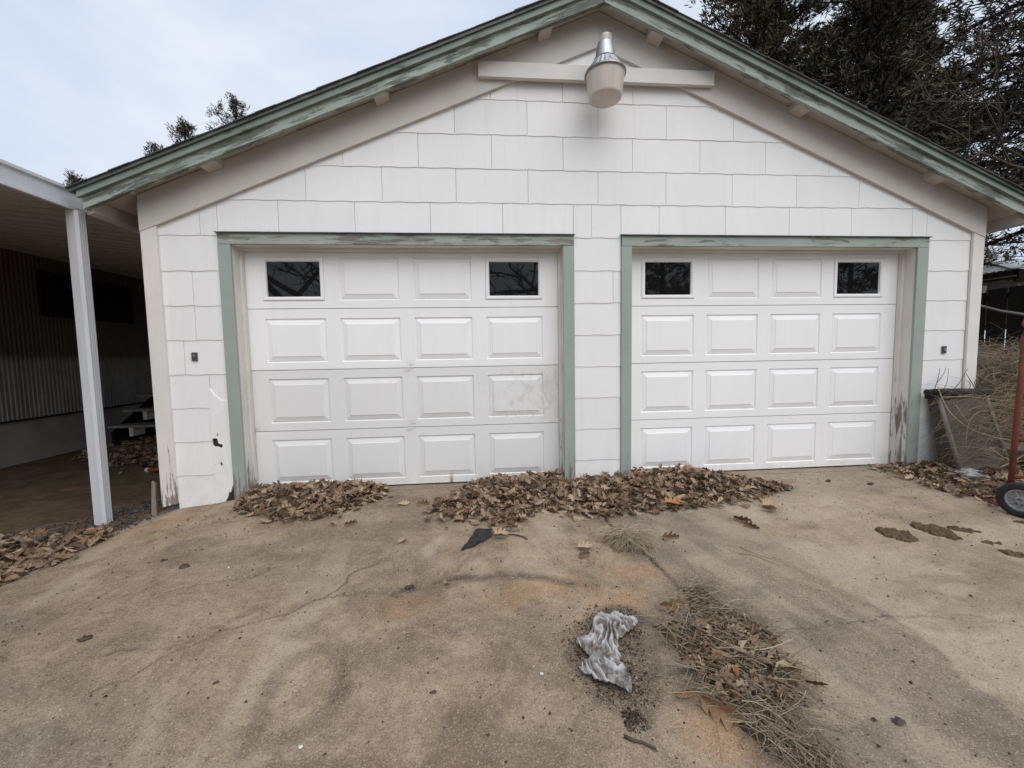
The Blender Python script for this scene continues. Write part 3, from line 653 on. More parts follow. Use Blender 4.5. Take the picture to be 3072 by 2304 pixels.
# door openings
def opening(x0, x1, tx0, tx1, dm, dents):
    gp = lambda n, b, q: gpart(n, b, q)
    m = MB(); m.box(tx0, x0, -.0235, .0, -.03, 2.102); gp('side_trim', m, M['green_leg'])
    m = MB(); m.box(x1, tx1, -.0235, .0, -.03, 2.102); gp('side_trim', m, M['green_leg'])
    m = MB(); m.box(tx0 + .004, tx1 - .004, -.026, .0, 2.104, 2.192); gp('head_trim', m, M['green_head'])
    m = MB(); m.hexa([(tx0 - .008, -.045, 2.190), (tx1 + .004, -.045, 2.190), (tx1 + .004, -.045, 2.197), (tx0 - .008, -.045, 2.197)], [(tx0 - .008, -.004, 2.193), (tx1 + .004, -.004, 2.193), (tx1 + .004, -.004, 2.206), (tx0 - .008, -.004, 2.206)]); gp('drip_cap', m, M['dripcap'])
    m = MB(); m.box(x0 - .03, x0 - .001, .0005, .165, -.03, 2.13); gp('jamb_board', m, M['jamb'])
    m = MB(); m.box(x1 + .001, x1 + .03, .0005, .165, -.03, 2.13); gp('jamb_board', m, M['jamb'])
    m = MB(); m.box(x0 - .001, x1 + .001, .0005, .165, 2.1035, 2.132); gp('head_jamb', m, M['white_trim'])
    m = MB(); m.box(x0 - .001, x0 + .021, .094, .134, -.02, 2.078); gp('door_stop', m, M['jamb'])
    m = MB(); m.box(x1 - .021, x1 + .001, .094, .134, -.02, 2.078); gp('door_stop', m, M['jamb'])
    m = MB(); m.box(x0 - .001, x1 + .001, .094, .134, 2.079, 2.103); gp('door_stop', m, M['white_trim'])
    door = link('overhead_door', None, garage)
    door['label'] = 'left door, dented and grimy' if dents else 'right door, clean and straight'
    D0, D1 = x0 + .004, x1 - .004; W_ = D1 - D0
    pc = [(D0 + .15, D0 + .66), (D0 + .782, D0 + 1.295), (D0 + 1.42, D0 + 1.93), (D0 + 2.055, D0 + 2.567)]
    ZS = [(.013, .532), (.537, 1.067), (1.072, 1.597), (1.602, 2.128)]
    PZ = [(.072, .455), (.604, .993), (1.135, 1.515), (1.668, 2.035)]
    YF = .14
    dx = (pc[1][1] + pc[2][0]) / 2
    for i in range(4):
        m = MB(); z0, z1 = ZS[i]; p0, p1 = PZ[i]
        xs = [D0] + [q for a in pc for q in a] + [D1]
        xs = sorted(xs + [dx - .05, dx, dx + .05, D0 + .07, D1 - .07]); zs = [z0, z0 + .035, p0, p1, z1 - .035, z1]
        def dent(x, z):
            if not dents: return 0.
            d = 0.
            for zc in (1.07, .535): d += .020 * math.exp(-((x - dx) / .028) ** 2) * math.exp(-((z - zc) / .03) ** 2) * (1 if z > zc else -.5)
            d += .012 * math.exp(-((x - D0) / .06) ** 2) * math.exp(-((z - .535) / .03) ** 2)
            return d
        ids = {}
        for a, x in enumerate(xs):
            for b, z in enumerate(zs):
                ids[a, b] = len(m.v); m.v.append((x, YF + dent(x, z), z))
        inp = lambda xa, xb: next((k for k, q in enumerate(pc) if q[0] - 1e-6 <= xa and xb <= q[1] + 1e-6), None)
        for a in range(len(xs) - 1):
            for b in range(len(zs) - 1):
                if b == 2 and inp(xs[a], xs[a + 1]) is not None: continue
                m.f.append((ids[a, b], ids[a + 1, b], ids[a + 1, b + 1], ids[a, b + 1]))
        # returns to the back at all four rims
        bx = [(D0, z0), (D1, z0), (D1, z1), (D0, z1)]
        top = [(x, YF + dent(x, z1), z1) for x in xs]; bot = [(x, YF + dent(x, z0), z0) for x in xs]
        for line in (top, bot):
            n0 = len(m.v); m.v += line + [(x, YF + .04, z) for x, _, z in line]; c = len(line)
            m.f += [(n0 + k, n0 + k + 1, n0 + c + k + 1, n0 + c + k) for k in range(c - 1)]
        for x in (D0, D1): m.add([(x, YF, z0), (x, YF, z1), (x, YF + .04, z1), (x, YF + .04, z0)], [(0, 1, 2, 3)])
        wins = []
        for k, (a, b) in enumerate(pc):
            if i == 3 and k in (0, 3): wins.append((a, b)); ring = [(0, 0), (.0, .03)]
            else: ring = [(0, 0), (.007, .011), (.013, .011), (.017, .006), (.050, -.002), (.0535, -.006)]
            prev = None
            for ins, dep in ring:
                n0 = len(m.v); m.v += [(a + ins, YF + dep, p0 + ins), (b - ins, YF + dep, p0 + ins), (b - ins, YF + dep, p1 - ins), (a + ins, YF + dep, p1 - ins)]
                if prev is not None: m.f += [(prev + q, prev + (q + 1) % 4, n0 + (q + 1) % 4, n0 + q) for q in range(4)]
                prev = n0
            if not (i == 3 and k in (0, 3)): m.f.append((prev, prev + 1, prev + 2, prev + 3))
        build('door_section', m, dm, door)
        for a, b in wins:
            fr = MB(); prev = None; a0 = a + .002; b0 = b - .002
            for ins, dep in [(0, .02), (0, -.006), (.008, -.009), (.020, -.009), (.024, -.003), (.030, -.003), (.034, .012), (.034, .02)]:
                n0 = len(fr.v); fr.v += [(a0 + ins, YF + dep, p0 + .002 + ins), (b0 - ins, YF + dep, p0 + .002 + ins), (b0 - ins, YF + dep, p1 - .002 - ins), (a0 + ins, YF + dep, p1 - .002 - ins)]
                if prev is not None: fr.f += [(prev + q, prev + (q + 1) % 4, n0 + (q + 1) % 4, n0 + q) for q in range(4)]
                prev = n0
            build('window_frame', fr, M['door_r'], door)
            pn = MB(); pn.box(a0 + .030, b0 - .030, YF + .013, YF + .017, p0 + .032, p1 - .032); build('window_pane', pn, M['glass'], door)
    bk = MB(); bk.box(D0 + .002, D1 - .002, YF + .0405, YF + .05, .012, 2.128); build('door_back', bk, M['hole'], door)
    se = MB(); se.box(D0, D1, YF + .004, YF + .04, -.004, .0125); build('bottom_seal', se, M['black_rubber'], door)
opening(-3.045, -.313, -3.143, -.2175, M['door_l'], True)
opening(.298, 3.040, .2055, 3.150, M['door_r'], False)

# yard light on the crossbeam
LX, LY = -.014, -.25
lamp = thing('yard_light', (LX, LY, 3.17), 'barrel shaped yard light with frosted lens hanging from the gable crossbeam', 'outdoor light')
m = MB(); m.lathe([(.0, 3.182), (.115, 3.180), (.126, 3.186), (.130, 3.20), (.150, 3.355), (.152, 3.366)], (LX, LY, 0), 48); build('lens', m, M['lens'], lamp, True)
m = MB(); m.lathe([(.148, 3.362), (.160, 3.360), (.163, 3.368), (.160, 3.378), (.152, 3.384)], (LX, LY, 0), 48); build('rim', m, M['steel'], lamp, True)
m = MB(); m.lathe([(.152, 3.383), (.118, 3.432), (.094, 3.468), (.082, 3.476)], (LX, LY, 0), 48, flute=-.05); build('fluted_reflector', m, M['chrome'], lamp)
m = MB(); m.lathe([(.088, 3.474), (.090, 3.480), (.083, 3.486)], (LX, LY, 0), 40); build('collar', m, M['steel'], lamp, True)
m = MB(); m.lathe([(.080, 3.484), (.077, 3.50), (.062, 3.595), (.056, 3.606), (.040, 3.612), (.0, 3.614)], (LX, LY, 0), 40); build('ballast_housing', m, M['chrome'], lamp, True)
m = MB(); m.lathe([(.037, 3.611), (.037, 3.648), (.033, 3.668), (.018, 3.676), (.0, 3.677)], (LX + .004, LY, 0), 28); pc_ = build('photocell', m, M['photocell'], lamp, True)
m = MB(); m.tube([(LX + .020, LY - .036, 3.625), (LX + .020, LY - .038, 3.655), (LX + .030, LY - .034, 3.664), (LX + .038, LY - .028, 3.655), (LX + .038, LY - .028, 3.60)], .003, 6); build('sensor_window', m, M['cap_white'], pc_)
m = MB(); m.tube([(LX, LY + .055, 3.54), (LX, LY + .11, 3.53), (LX, -.080, 3.505)], .018, 10); m.box(LX - .035, LX + .035, -.088, -.0785, 3.46, 3.54); build('mounting_arm', m, M['steel'], lamp, True)

# key switches beside the doors
def keyswitch(x, z, label, round_):
    t = thing('key_switch', (x, -.012, z), label, 'key switch', 'key switches beside the doors')
    m = MB(); m.box(x - .021, x + .021, -.019, -.0075, z - .034, z + .034); build('plate', m, M['dark_plate'], t)
    m = MB()
    if round_:
        vs = [(x + .0 + .010 * math.cos(a), -.024, z + .008 + .010 * math.sin(a)) for a in np.linspace(0, 2 * math.pi, 13)[:-1]]
        m.add(vs + [(v[0], -.019, v[2]) for v in vs], [tuple(range(12))] + [(k, (k + 1) % 12, 12 + (k + 1) % 12, 12 + k) for k in range(12)])
        build('lock_barrel', m, M['chrome'], t)
    else:
        m.box(x - .010, x + .010, -.027, -.0192, z - .012, z + .014); build('toggle', m, M['chrome'], t)
keyswitch(-3.383, 1.20, 'small dark metal key lock plate left of the dented door', True)
keyswitch(3.377, 1.148, 'small grey metal switch plate right of the clean door', False)

# wooden stake leaning at the left corner
m = MB(); m.hexa([(-3.840, .02, -.16), (-3.806, .03, -.16), (-3.782, .01, .14), (-3.806, .005, .17)], [(-3.840, .04, -.16), (-3.806, .05, -.16), (-3.782, .03, .14), (-3.806, .025, .17)])
o = build('wooden_stake', m, M['oldwood'], loc=(-3.84, .03, -.14)); tag(o, 'weathered grey wooden stake leaning against the left garage corner', 'stake')

# ------------------------------------------------------------------ carport and mobile home
cp = thing('carport', (-4.06, -.1, -.13), 'white metal carport awning with fluted post beside the garage', 'carport')
XF, XM = -4.13, -6.95
def pan_z(x): return 2.376 + (XF - x) * .115
y = -1.62
while y < 9.0:
    # one roof pan: flat tray with a raised rib at its edge
    y2 = y + .203; m = MB()
    prof = [(y, 0), (y + .145, 0), (y + .150, -.042), (y + .192, -.042), (y + .2025, 0)]
    v = []
    for yy, h in prof: v += [(XF + .01, yy, pan_z(XF) + h), (XM - .3, yy, pan_z(XM - .3) + h)]
    m.add(v, [(2 * i, 2 * i + 1, 2 * i + 3, 2 * i + 2) for i in range(4)])
    n0 = len(v); m.add([(q[0], q[1], q[2] + .004) for q in v], [(2 * i, 2 * i + 1, 2 * i + 3, 2 * i + 2) for i in range(4)])
    build('roof_pan', m, M['alu_pan'], cp); y = y2
m = MB()
prof = [(XF + .012, 2.322), (XF + .045, 2.322), (XF + .045, 2.345), (XF + .030, 2.352), (XF + .030, 2.45), (XF + .048, 2.458), (XF + .048, 2.478), (XF + .012, 2.482)]
n = len(prof); m.add([(x, -1.65, z) for x, z in prof] + [(x, 9, z) for x, z in prof], [(i, (i + 1) % n, n + (i + 1) % n, n + i) for i in range(n)] + [tuple(range(n)), tuple(range(2 * n - 1, n - 1, -1))])
build('fascia', m, M['alu_white'], cp)
def post(yc):
    x0, x1, y0, y1 = -4.148, -4.068, yc - .038, yc + .04
    m = MB(); pts = [(x0, y0), (x1 - .02, y0), (x1 - .012, y0 + .006)]
    for k in range(4):
        yy = y0 + .012 + k * .017; pts += [(x1, yy), (x1, yy + .009), (x1 - .006, yy + .011), (x1 - .006, yy + .015)]
    pts += [(x1, y1), (x0, y1)]
    zb = gz(-4.1, yc) - .02; n = len(pts)
    m.add([(a, b, zb) for a, b in pts] + [(a, b, 2.320) for a, b in pts], [(i, (i + 1) % n, n + (i + 1) % n, n + i) for i in range(n)]); return build('post', m, M['alu_white'], cp)
post(-.10); post(4.4)

mh = thing('mobile_home', (-7.2, 2, -.14), 'long dark mobile home with ribbed metal siding behind the carport', 'mobile home')
m = MB(); ys = []
# corrugated wall as one sheet with ribs
v = []; f = []; y = -6.0; i = 0
pts = []
while y < 9.4:
    pts += [(y, 0), (y + .022, 0), (y + .030, .009), (y + .046, .009), (y + .054, 0)]; y += .054
for yy, h in pts: v += [(XM + h, yy, .44), (XM + h, yy, 2.72)]
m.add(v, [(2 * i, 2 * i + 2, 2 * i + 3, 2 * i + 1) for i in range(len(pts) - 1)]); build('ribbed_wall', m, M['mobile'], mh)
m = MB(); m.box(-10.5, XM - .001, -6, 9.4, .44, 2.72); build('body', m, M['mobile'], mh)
m = MB(); m.box(XM - .06, XM - .012, -6, 9.4, -.30, .425); build('skirting', m, M['skirt'], mh)
m = MB(); m.box(XM - .03, XM + .028, -6, 9.4, .426, .446); build('sill_rail', m, M['darkwood'], mh)
m = MB(); m.box(XM + .013, XM + .04, -6, 9.4, 2.60, 2.70); build('wall_top_rail', m, M['alu_pan'], mh)
for (y0, y1) in ((2.53, 3.30), (3.36, 4.02)):
    fr = MB()
    for a in ((y0, y1, 1.80, 1.83), (y0, y1, 2.37, 2.40), (y0, y0 + .03, 1.83, 2.37), (y1 - .03, y1, 1.83, 2.37)): fr.box(XM + .013, XM + .04, *a)
    w = build('window', fr, M['darkwood'], mh); pn = MB(); pn.box(XM + .014, XM + .022, y0 + .03, y1 - .03, 1.83, 2.37); build('pane', pn, M['dull_glass'], w)
m = MB(); m.box(-8.6, -3.95, 9.0, 9.15, -.3, 3.0); o = build('back_partition', m, M['darkwood'], cp)
# steps
st = thing('wooden_steps', (-6.2, 3.3, -.14), 'open wooden entry steps beside the mobile home at carport rear', 'steps')
for k, (z, y0) in enumerate(((.20, 3.0), (.41, 3.28), (.62, 3.56), (.83, 3.84))):
    m = MB(); m.box(-6.62, -5.55, y0, y0 + .27, z - .035, z); build('tread', m, M['step_wood'], st)
    for bx in (-6.35, -5.75):
        m = MB(); m.box(bx, bx + .06, y0 + .03, y0 + .25, z - .17, z - .036); build('bracket', m, M['cap_white'], st)
for bx in (-6.58, -5.66):
    m = MB(); m.hexa([(bx, 3.0, -.2), (bx + .04, 3.0, -.2), (bx + .04, 3.0, .1), (bx, 3.0, .1)], [(bx, 4.2, -.2), (bx + .04, 4.2, -.2), (bx + .04, 4.2, .79), (bx, 4.2, .79)]); build('stringer', m, M['darkwood'], st)
m = MB(); m.box(-6.75, -5.75, 2.72, 2.95, gz(-6, 2.8), gz(-6, 2.8) + .05)
tag(build('plank', m, M['step_wood'], loc=(-6.2, 2.8, -.13)), 'pale wooden plank lying on the floor before the steps', 'plank')
# orange pipe
m = MB(); m.tube([(-4.58, 1.22, .16), (-4.64, 1.27, .06), (-4.72, 1.36, -.06), (-4.84, 1.43, -.10), (-4.93, 1.47, -.105)], .022, 10)
t = thing('orange_pipe', (-4.7, 1.35, -.13), 'bent orange pipe with white end beside the left garage corner', 'pipe')
build('pipe', m, M['orange'], t, True)
m = MB(); m.tube([(-4.925, 1.468, -.105), (-4.965, 1.485, -.108)], .026, 10); build('end_cap', m, M['cap_white'], t)

# ------------------------------------------------------------------ leaves
def leaf_proto(kind, seed):
    r = random.Random(seed)
    if kind == 'oak':
        st = [(0, .012), (.16, .015), (.24, .20), (.30, .26), (.36, .10), (.46, .33), (.54, .36), (.60, .13), (.70, .30), (.76, .26), (.82, .12), (.92, .14), (1.0, .0)]
    else:
        st = [(0, .012), (.15, .015), (.25, .14), (.4, .20), (.6, .21), (.75, .17), (.9, .08), (1.0, .0)]
    curl = r.uniform(-1.0, 2.2); fold = r.uniform(.1, 1.3); tw = r.uniform(-.9, .9); v = []; f = []; sw = r.uniform(-.4, .4)
    for i, (t, w) in enumerate(st):
        wl = w * r.uniform(.8, 1.15); wr = w * r.uniform(.8, 1.15)
        a = curl * (t - .5); cx = t - .5; cz = .22 * curl * (t - .5) ** 2 + r.uniform(-.015, .015); cy = sw * (t - .5) ** 2
        th = tw * (t - .5)
        for s, ww in ((-1, wl), (0, 0), (1, wr)):
            lift = abs(ww) * math.sin(fold) ; out = s * ww * math.cos(fold * .8)
            y_ = out * math.cos(th) - lift * math.sin(th); z_ = out * math.sin(th) + lift * math.cos(th)
            tip = .06 * (1 if s else 0) * (1 if w > .2 else 0)
            v.append((cx + tip, cy + y_, cz + z_ + r.uniform(-.02, .02)))
    for i in range(len(st) - 1):
        a = 3 * i; f += [(a, a + 3, a + 4, a + 1), (a + 1, a + 4, a + 5, a + 2)]
    return np.array(v), np.array(f)
PROTO = [leaf_proto('oak' if k % 4 else 'plain', 100 + k) for k in range(10)]
def leaf_mesh(k, mat):
    key = (k, mat.name)
    if key not in leaf_mesh.c:
        v, f = PROTO[k]; me = bpy.data.meshes.new('leaf'); me.from_pydata(v.tolist(), [], f.tolist()); me.materials.append(mat); leaf_mesh.c[key] = me
    return leaf_mesh.c[key]
leaf_mesh.c = {}
def rotm(yaw, tilt, roll):
    return (Matrix.Rotation(yaw, 3, 'Z') @ Matrix.Rotation(tilt, 3, 'Y') @ Matrix.Rotation(roll, 3, 'X'))
def stuff_leaves(name, L, parent, mat, rough_label=None):
    V = []; F = []; T = []; n = 0
    groups = {}
    for (x, y, z, sc, rm, k) in L:
        v, f = PROTO[k]; w = (v * sc) @ np.array(rm).T + np.array((x, y, z))
        V.append(w); F.append(f + n); n += len(v); T.append(np.full(len(v), random.random()))
    o = np_mesh(name, np.concatenate(V), np.concatenate(F), mat, parent, np.concatenate(T)); o['kind'] = 'stuff'; return o
def leaf_pile(name, poly, hmax, nst, ntop, label, size=(.055, .115), steep=.38, surface=None, seed=1, bias=None):
    rr = random.Random(seed); surface = surface or (lambda x, y: float(surf(x, y)))
    xs = [q[0] for q in poly]; ys = [q[1] for q in poly]; cx, cy = sum(xs) / len(xs), sum(ys) / len(ys)
    root = thing(name, (cx, cy, surface(cx, cy)), label, 'leaf pile', 'wind-blown leaf piles')
    cand = []
    tries = 0
    while len(cand) < nst + ntop and tries < 60000:
        tries += 1
        x = rr.uniform(min(xs), max(xs)); y = rr.uniform(min(ys), max(ys))
        X = np.array([x]); Y = np.array([y])
        jx = x + rr.gauss(0, .025); jy = y + rr.gauss(0, .025)
        if not inpoly(np.array([jx]), np.array([jy]), poly)[0]: continue
        d = float(pdist(X, Y, poly + poly[:1])[0]); wall = max(0, .30 - abs(.14 - y) * 1.0) if bias else 0
        h = min(hmax, d * steep + .012 + (bias(x, y) if bias else 0)) * rr.uniform(.75, 1.1)
        cand.append((x, y, h))
    # the ones on top become single leaves, the rest fills the pile below
    def mk(x, y, h, lay):
        sc = rr.uniform(*size); z = surface(x, y) + h * lay + .008
        return (x, y, z, sc, rotm(rr.uniform(0, 6.28), rr.gauss(0, .42), rr.gauss(0, .5) + (3.14 if rr.random() < .4 else 0)), rr.randrange(len(PROTO)))
    rr.shuffle(cand)
    stray = []
    for x, y, h in cand[:int(len(cand) * .13)]:
        qx, qy = x + rr.gauss(0, .10), y - abs(rr.gauss(0, .11))
        if cy > 1.5: qy = y + rr.gauss(0, .3)
        sc = rr.choice((.02, .03, .045, .07, .09)) * rr.uniform(.8, 1.2)
        stray.append((qx, qy, surface(qx, qy) + .006 + sc * .08, sc, rotm(rr.uniform(0, 6.28), rr.gauss(0, .15), rr.gauss(0, .25)), rr.randrange(len(PROTO))))
    stuff_leaves('leaf_litter', [mk(x, y, h, rr.uniform(0, .98)) for x, y, h in cand[ntop:]] + stray, root, M['litter'])
    off = root.location
    for x, y, h in cand[:ntop]:
        L = mk(x, y, h, 1.03); o = link('leaf', leaf_mesh(L[5], M['leaf']), root)
        o.matrix_local = Matrix.Translation((L[0] - off.x, L[1] - off.y, L[2] - off.z + .006)) @ (L[4] @ Matrix.Scale(L[3], 3)).to_4x4()
    return root
ymin = lambda y: y
leaf_pile('leaf_pile', [(-3.02, .10), (-2.70, .12), (-2.20, .12), (-1.98, .07), (-1.87, -.02), (-1.95, -.22), (-2.25, -.44), (-2.30, -.50), (-2.55, -.50), (-2.66, -.42), (-2.90, -.33), (-3.06, -.15)], .095, 900, 200, 'brown oak leaf heap against the foot of the dented left door', seed=11, bias=lambda x, y: .03 * max(0, 1 - abs(y - .1) / .35))
leaf_pile('leaf_pile', [(-1.46, -.40), (-1.22, -.12), (-1.1, .11), (-.45, .12), (-.33, .10), (-.30, -.04), (.29, -.04), (.31, .10), (.9, .12), (1.28, -.10), (1.58, -.33), (1.17, -.52), (.82, -.56), (.37, -.65), (-.187, -.70), (-.60, -.58), (-.80, -.68), (-.93, -.80), (-1.02, -.70), (-1.346, -.58)], .14, 2500, 300, 'long brown oak leaf drift in front of the pillar between the doors', seed=12, bias=lambda x, y: .07 * max(0, 1 - abs(y - .08) / .4) * math.exp(-((x - .1) / .75) ** 2))
leaf_pile('leaf_pile', [(2.72, .06), (3.02, .02), (3.2, -.02), (3.55, -.03), (3.9, -.1), (4.3, -.5), (4.2, -1.1), (3.5, -1.15), (2.97, -.95), (2.80, -.80), (2.74, -.42)], .07, 800, 160, 'brown leaf litter around the grey bin at the right wall', surface=lambda x, y: float(surf(x, y)), seed=13, size=(.06, .11), steep=.25)
leaf_pile('leaf_pile', [(-4.95, -.42), (-4.47, -.28), (-4.149, -.30), (-3.95, -.25), (-3.75, -.50), (-3.80, -.83), (-3.92, -1.06), (-4.4, -1.4), (-5.0, -1.2)], .05, 420, 150, 'tan leaf drift along the driveway edge below the carport post', seed=14, size=(.07, .13), steep=.2)
leaf_pile('leaf_pile', [(-6.5, 2.3), (-6.7, 3.2), (-6.4, 3.9), (-5.6, 3.6), (-4.9, 2.6), (-4.6, 1.75), (-5.1, 1.7), (-5.7, 1.8)], .05, 700, 60, 'shadowed brown leaves on the carport floor before the wooden steps', seed=15, size=(.08, .13), steep=.2)

def place_leaf(x, y, size, yaw, tilt, roll, k, mat, label, zoff=.012):
    o = link('fallen_leaf', leaf_mesh(k, mat)); o.matrix_world = Matrix.Translation((x, y, float(surf(x, y)) + zoff)) @ (rotm(yaw, tilt, roll) @ Matrix.Scale(size, 3)).to_4x4()
    return tag(o, label, 'leaf', 'single leaves lying on the concrete')
for a in [(.403, -.60, .17, .2, .1, .3, 5, 'leaf_orange', 'large orange oak leaf lying at the front edge of the long drift', .04),
          (-1.697, -.318, .11, .3, .1, .2, 1, 'leaf_pale', 'pale lobed leaf in the gap between the two door drifts', .012),
          (-1.54, -.335, .12, .25, .1, 1.3, 1, 'leaf_brown', 'thin curled dark leaf in the gap between the two door drifts', .012),
          (-2.02, -.62, .11, .5, .1, 1.3, 2, 'leaf_brown', 'narrow dark curled leaf just in front of the left heap', .012),
          (-1.599, -.914, .075, .7, .05, .1, 2, 'leaf_pale', 'small pale star shaped leaf alone on concrete left of the black wedge', .010),
          (-.43, -1.12, .12, .1, .1, .2, 3, 'leaf_pale', 'tan lobed leaf left of the grass tuft', .012),
          (-.457, -1.20, .10, .4, .1, 1.2, 3, 'leaf_brown', 'curled brown leaf just below the tan leaf near the tuft', .012),
          (.16, -1.054, .14, .1, .1, 1.35, 5, 'leaf_brown', 'thin curled leaf right of the grass tuft', .012),
          (.794, -.858, .14, -.8, .1, 1.2, 6, 'leaf_brown', 'dark curled leaf on the grey slab before the right door', .012),
          (.80, -.955, .12, -.8, .1, 1.35, 7, 'leaf_brown', 'slim brown leaf nearest the viewer of the pair on the grey slab', .012),
          (1.14, -.66, .14, .3, .1, .5, 3, 'leaf_pale', 'pale leaf at the right tip of the long drift', .015),
          (1.10, -.72, .13, -.2, .2, .9, 6, 'leaf_brown', 'brown leaf overlapping the right tip of the long drift', .012),
          (-.15, -1.71, .16, .05, .1, .9, 6, 'leaf_tan', 'orange brown curled leaf between the grey rag and the debris strip', .016),
          (-.33, -2.185, .10, .25, .1, 1.3, 4, 'leaf_tan', 'rolled tan leaf poking left out of the debris strip', .018),
          (-.235, -2.265, .17, -.75, .12, 1.2, 2, 'leaf_tan', 'long curled tan leaf on the left edge of the debris strip', .022),
          (-.11, -2.175, .09, 1.2, .2, .2, 4, 'leaf_orange', 'small orange leaf on top of the debris strip', .06),
          (.10, -2.15, .12, .3, .3, .2, 4, 'leaf_pale', 'yellowish leaf at the right edge of the debris strip', .045),
          (-1.28, -1.40, .07, 1.2, .5, .6, 2, 'leaf_pale', 'tiny grey brown leaf above the cracked arc stain', .012),
          (-.95, -.93, .12, .1, .05, .2, 7, 'leaf_pale', 'cream lobed leaf touching the black wedge', .03)]:
    place_leaf(*a[:7], M[a[7]], a[8], a[9])

# ------------------------------------------------------------------ strands (straw, brush)
def strands(S_, seg, width, curl, tone):
    """S_: (N,7) x y z yaw elevation length droop -> ribbons of two crossed faces"""
    N = len(S_); r = RNG
    P = np.zeros((N, seg + 1, 3)); P[:, 0] = S_[:, :3]; yaw = S_[:, 3].copy(); el = S_[:, 4].copy(); st = S_[:, 5] / seg
    dy = r.normal(0, curl, N)
    for i in range(seg):
        d = np.stack([np.cos(yaw) * np.cos(el), np.sin(yaw) * np.cos(el), np.sin(el)], 1)
        P[:, i + 1] = P[:, i] + d * st[:, None]; yaw += dy + r.normal(0, curl * .5, N); el -= S_[:, 6] / seg + r.normal(0, curl * .3, N)
    d = P[:, -1] - P[:, 0]; side = np.stack([-d[:, 1], d[:, 0], np.zeros(N)], 1); side /= np.linalg.norm(side, axis=1, keepdims=True) + 1e-9
    w = width if np.ndim(width) else np.full(N, width); taper = np.linspace(1, .45, seg + 1)
    A = P + side[:, None, :] * (w[:, None] * taper)[..., None]; B = P - side[:, None, :] * (w[:, None] * taper)[..., None]
    C = P + np.array([0, 0, 1.0]) * (w[:, None] * taper * 1.5)[..., None]
    V = np.stack([A, B, C], 2).reshape(-1, 3); base = (np.arange(N) * (seg + 1) * 3)[:, None, None] + (np.arange(seg) * 3)[None, :, None]
    q = np.concatenate([base + np.array([a, b, b + 3, a + 3]) for a, b in ((0, 1), (1, 2), (2, 0))], 1).reshape(-1, 4)
    return V, q, np.repeat(tone, (seg + 1) * 3)

def ground_straw(name, pts_fn, n, parent, size=(.05, .22), width=(.0008, .0018), lift=.03, along=None):
    xy = pts_fn(n); n = len(xy); z = surf(xy[:, 0], xy[:, 1]) + RNG.random(n) * lift
    yw_ = RNG.uniform(0, 6.28, n) if along is None else np.where(RNG.random(n) < .75, along + RNG.normal(0, .45, n) + RNG.choice([0, 3.1416], n), RNG.uniform(0, 6.28, n))
    S_ = np.stack([xy[:, 0], xy[:, 1], z, yw_, RNG.normal(.05, .15, n), RNG.uniform(*size, n), RNG.normal(.2, .3, n)], 1)
    V, F, T = strands(S_, 4, RNG.uniform(*width, n), .18, RNG.random(n) ** 1.3)
    o = np_mesh(name, V, F, M['straw'], parent, T); o['kind'] = 'stuff'; return o
DEB = [(.0, -1.55), (.153, -1.54), (.195, -1.76), (.23, -1.845), (.175, -2.0), (.18, -2.12), (.16, -2.19), (.19, -2.24), (.06, -2.33), (.04, -2.4), (.03, -2.5), (.04, -2.8), (-.06, -2.8), (-.11, -2.47), (-.16, -2.39), (-.19, -2.34), (-.255, -2.30), (-.262, -2.144), (-.27, -1.954), (-.30, -1.815), (-.095, -1.72)]
def sample(poly, n, soft=.02):
    xs = [q[0] for q in poly]; ys = [q[1] for q in poly]; out = []
    while sum(map(len, out)) < n:
        X = RNG.uniform(min(xs), max(xs), n * 3); Y = RNG.uniform(min(ys), max(ys), n * 3); k = inpoly(X + RNG.normal(0, soft, n * 3), Y + RNG.normal(0, soft, n * 3), poly); out.append(np.stack([X[k], Y[k]], 1))
    return np.concatenate(out)[:n]
deb = thing('debris_strip', (-.04, -2.1, gz(-.04, -2.1)), 'strip of dry grass and broken leaves lying along the driveway joint', 'debris')
ground_straw('straw', lambda n: sample(DEB, n), 1700, deb, (.03, .15), (.0007, .0018), .07)
ground_straw('straw', lambda n: sample([(-.2, -2.0), (.2, -2.05), (.12, -2.3), (-.2, -2.35)], n, .03), 110, deb, (.08, .24), (.0013, .0026), .07, -1.0)
ground_straw('straw', lambda n: sample([(-.1, -2.35), (.03, -2.35), (.05, -2.8), (-.05, -2.8)], n, .02), 300, deb, (.08, .22), (.0010, .0018), .045, -1.35)
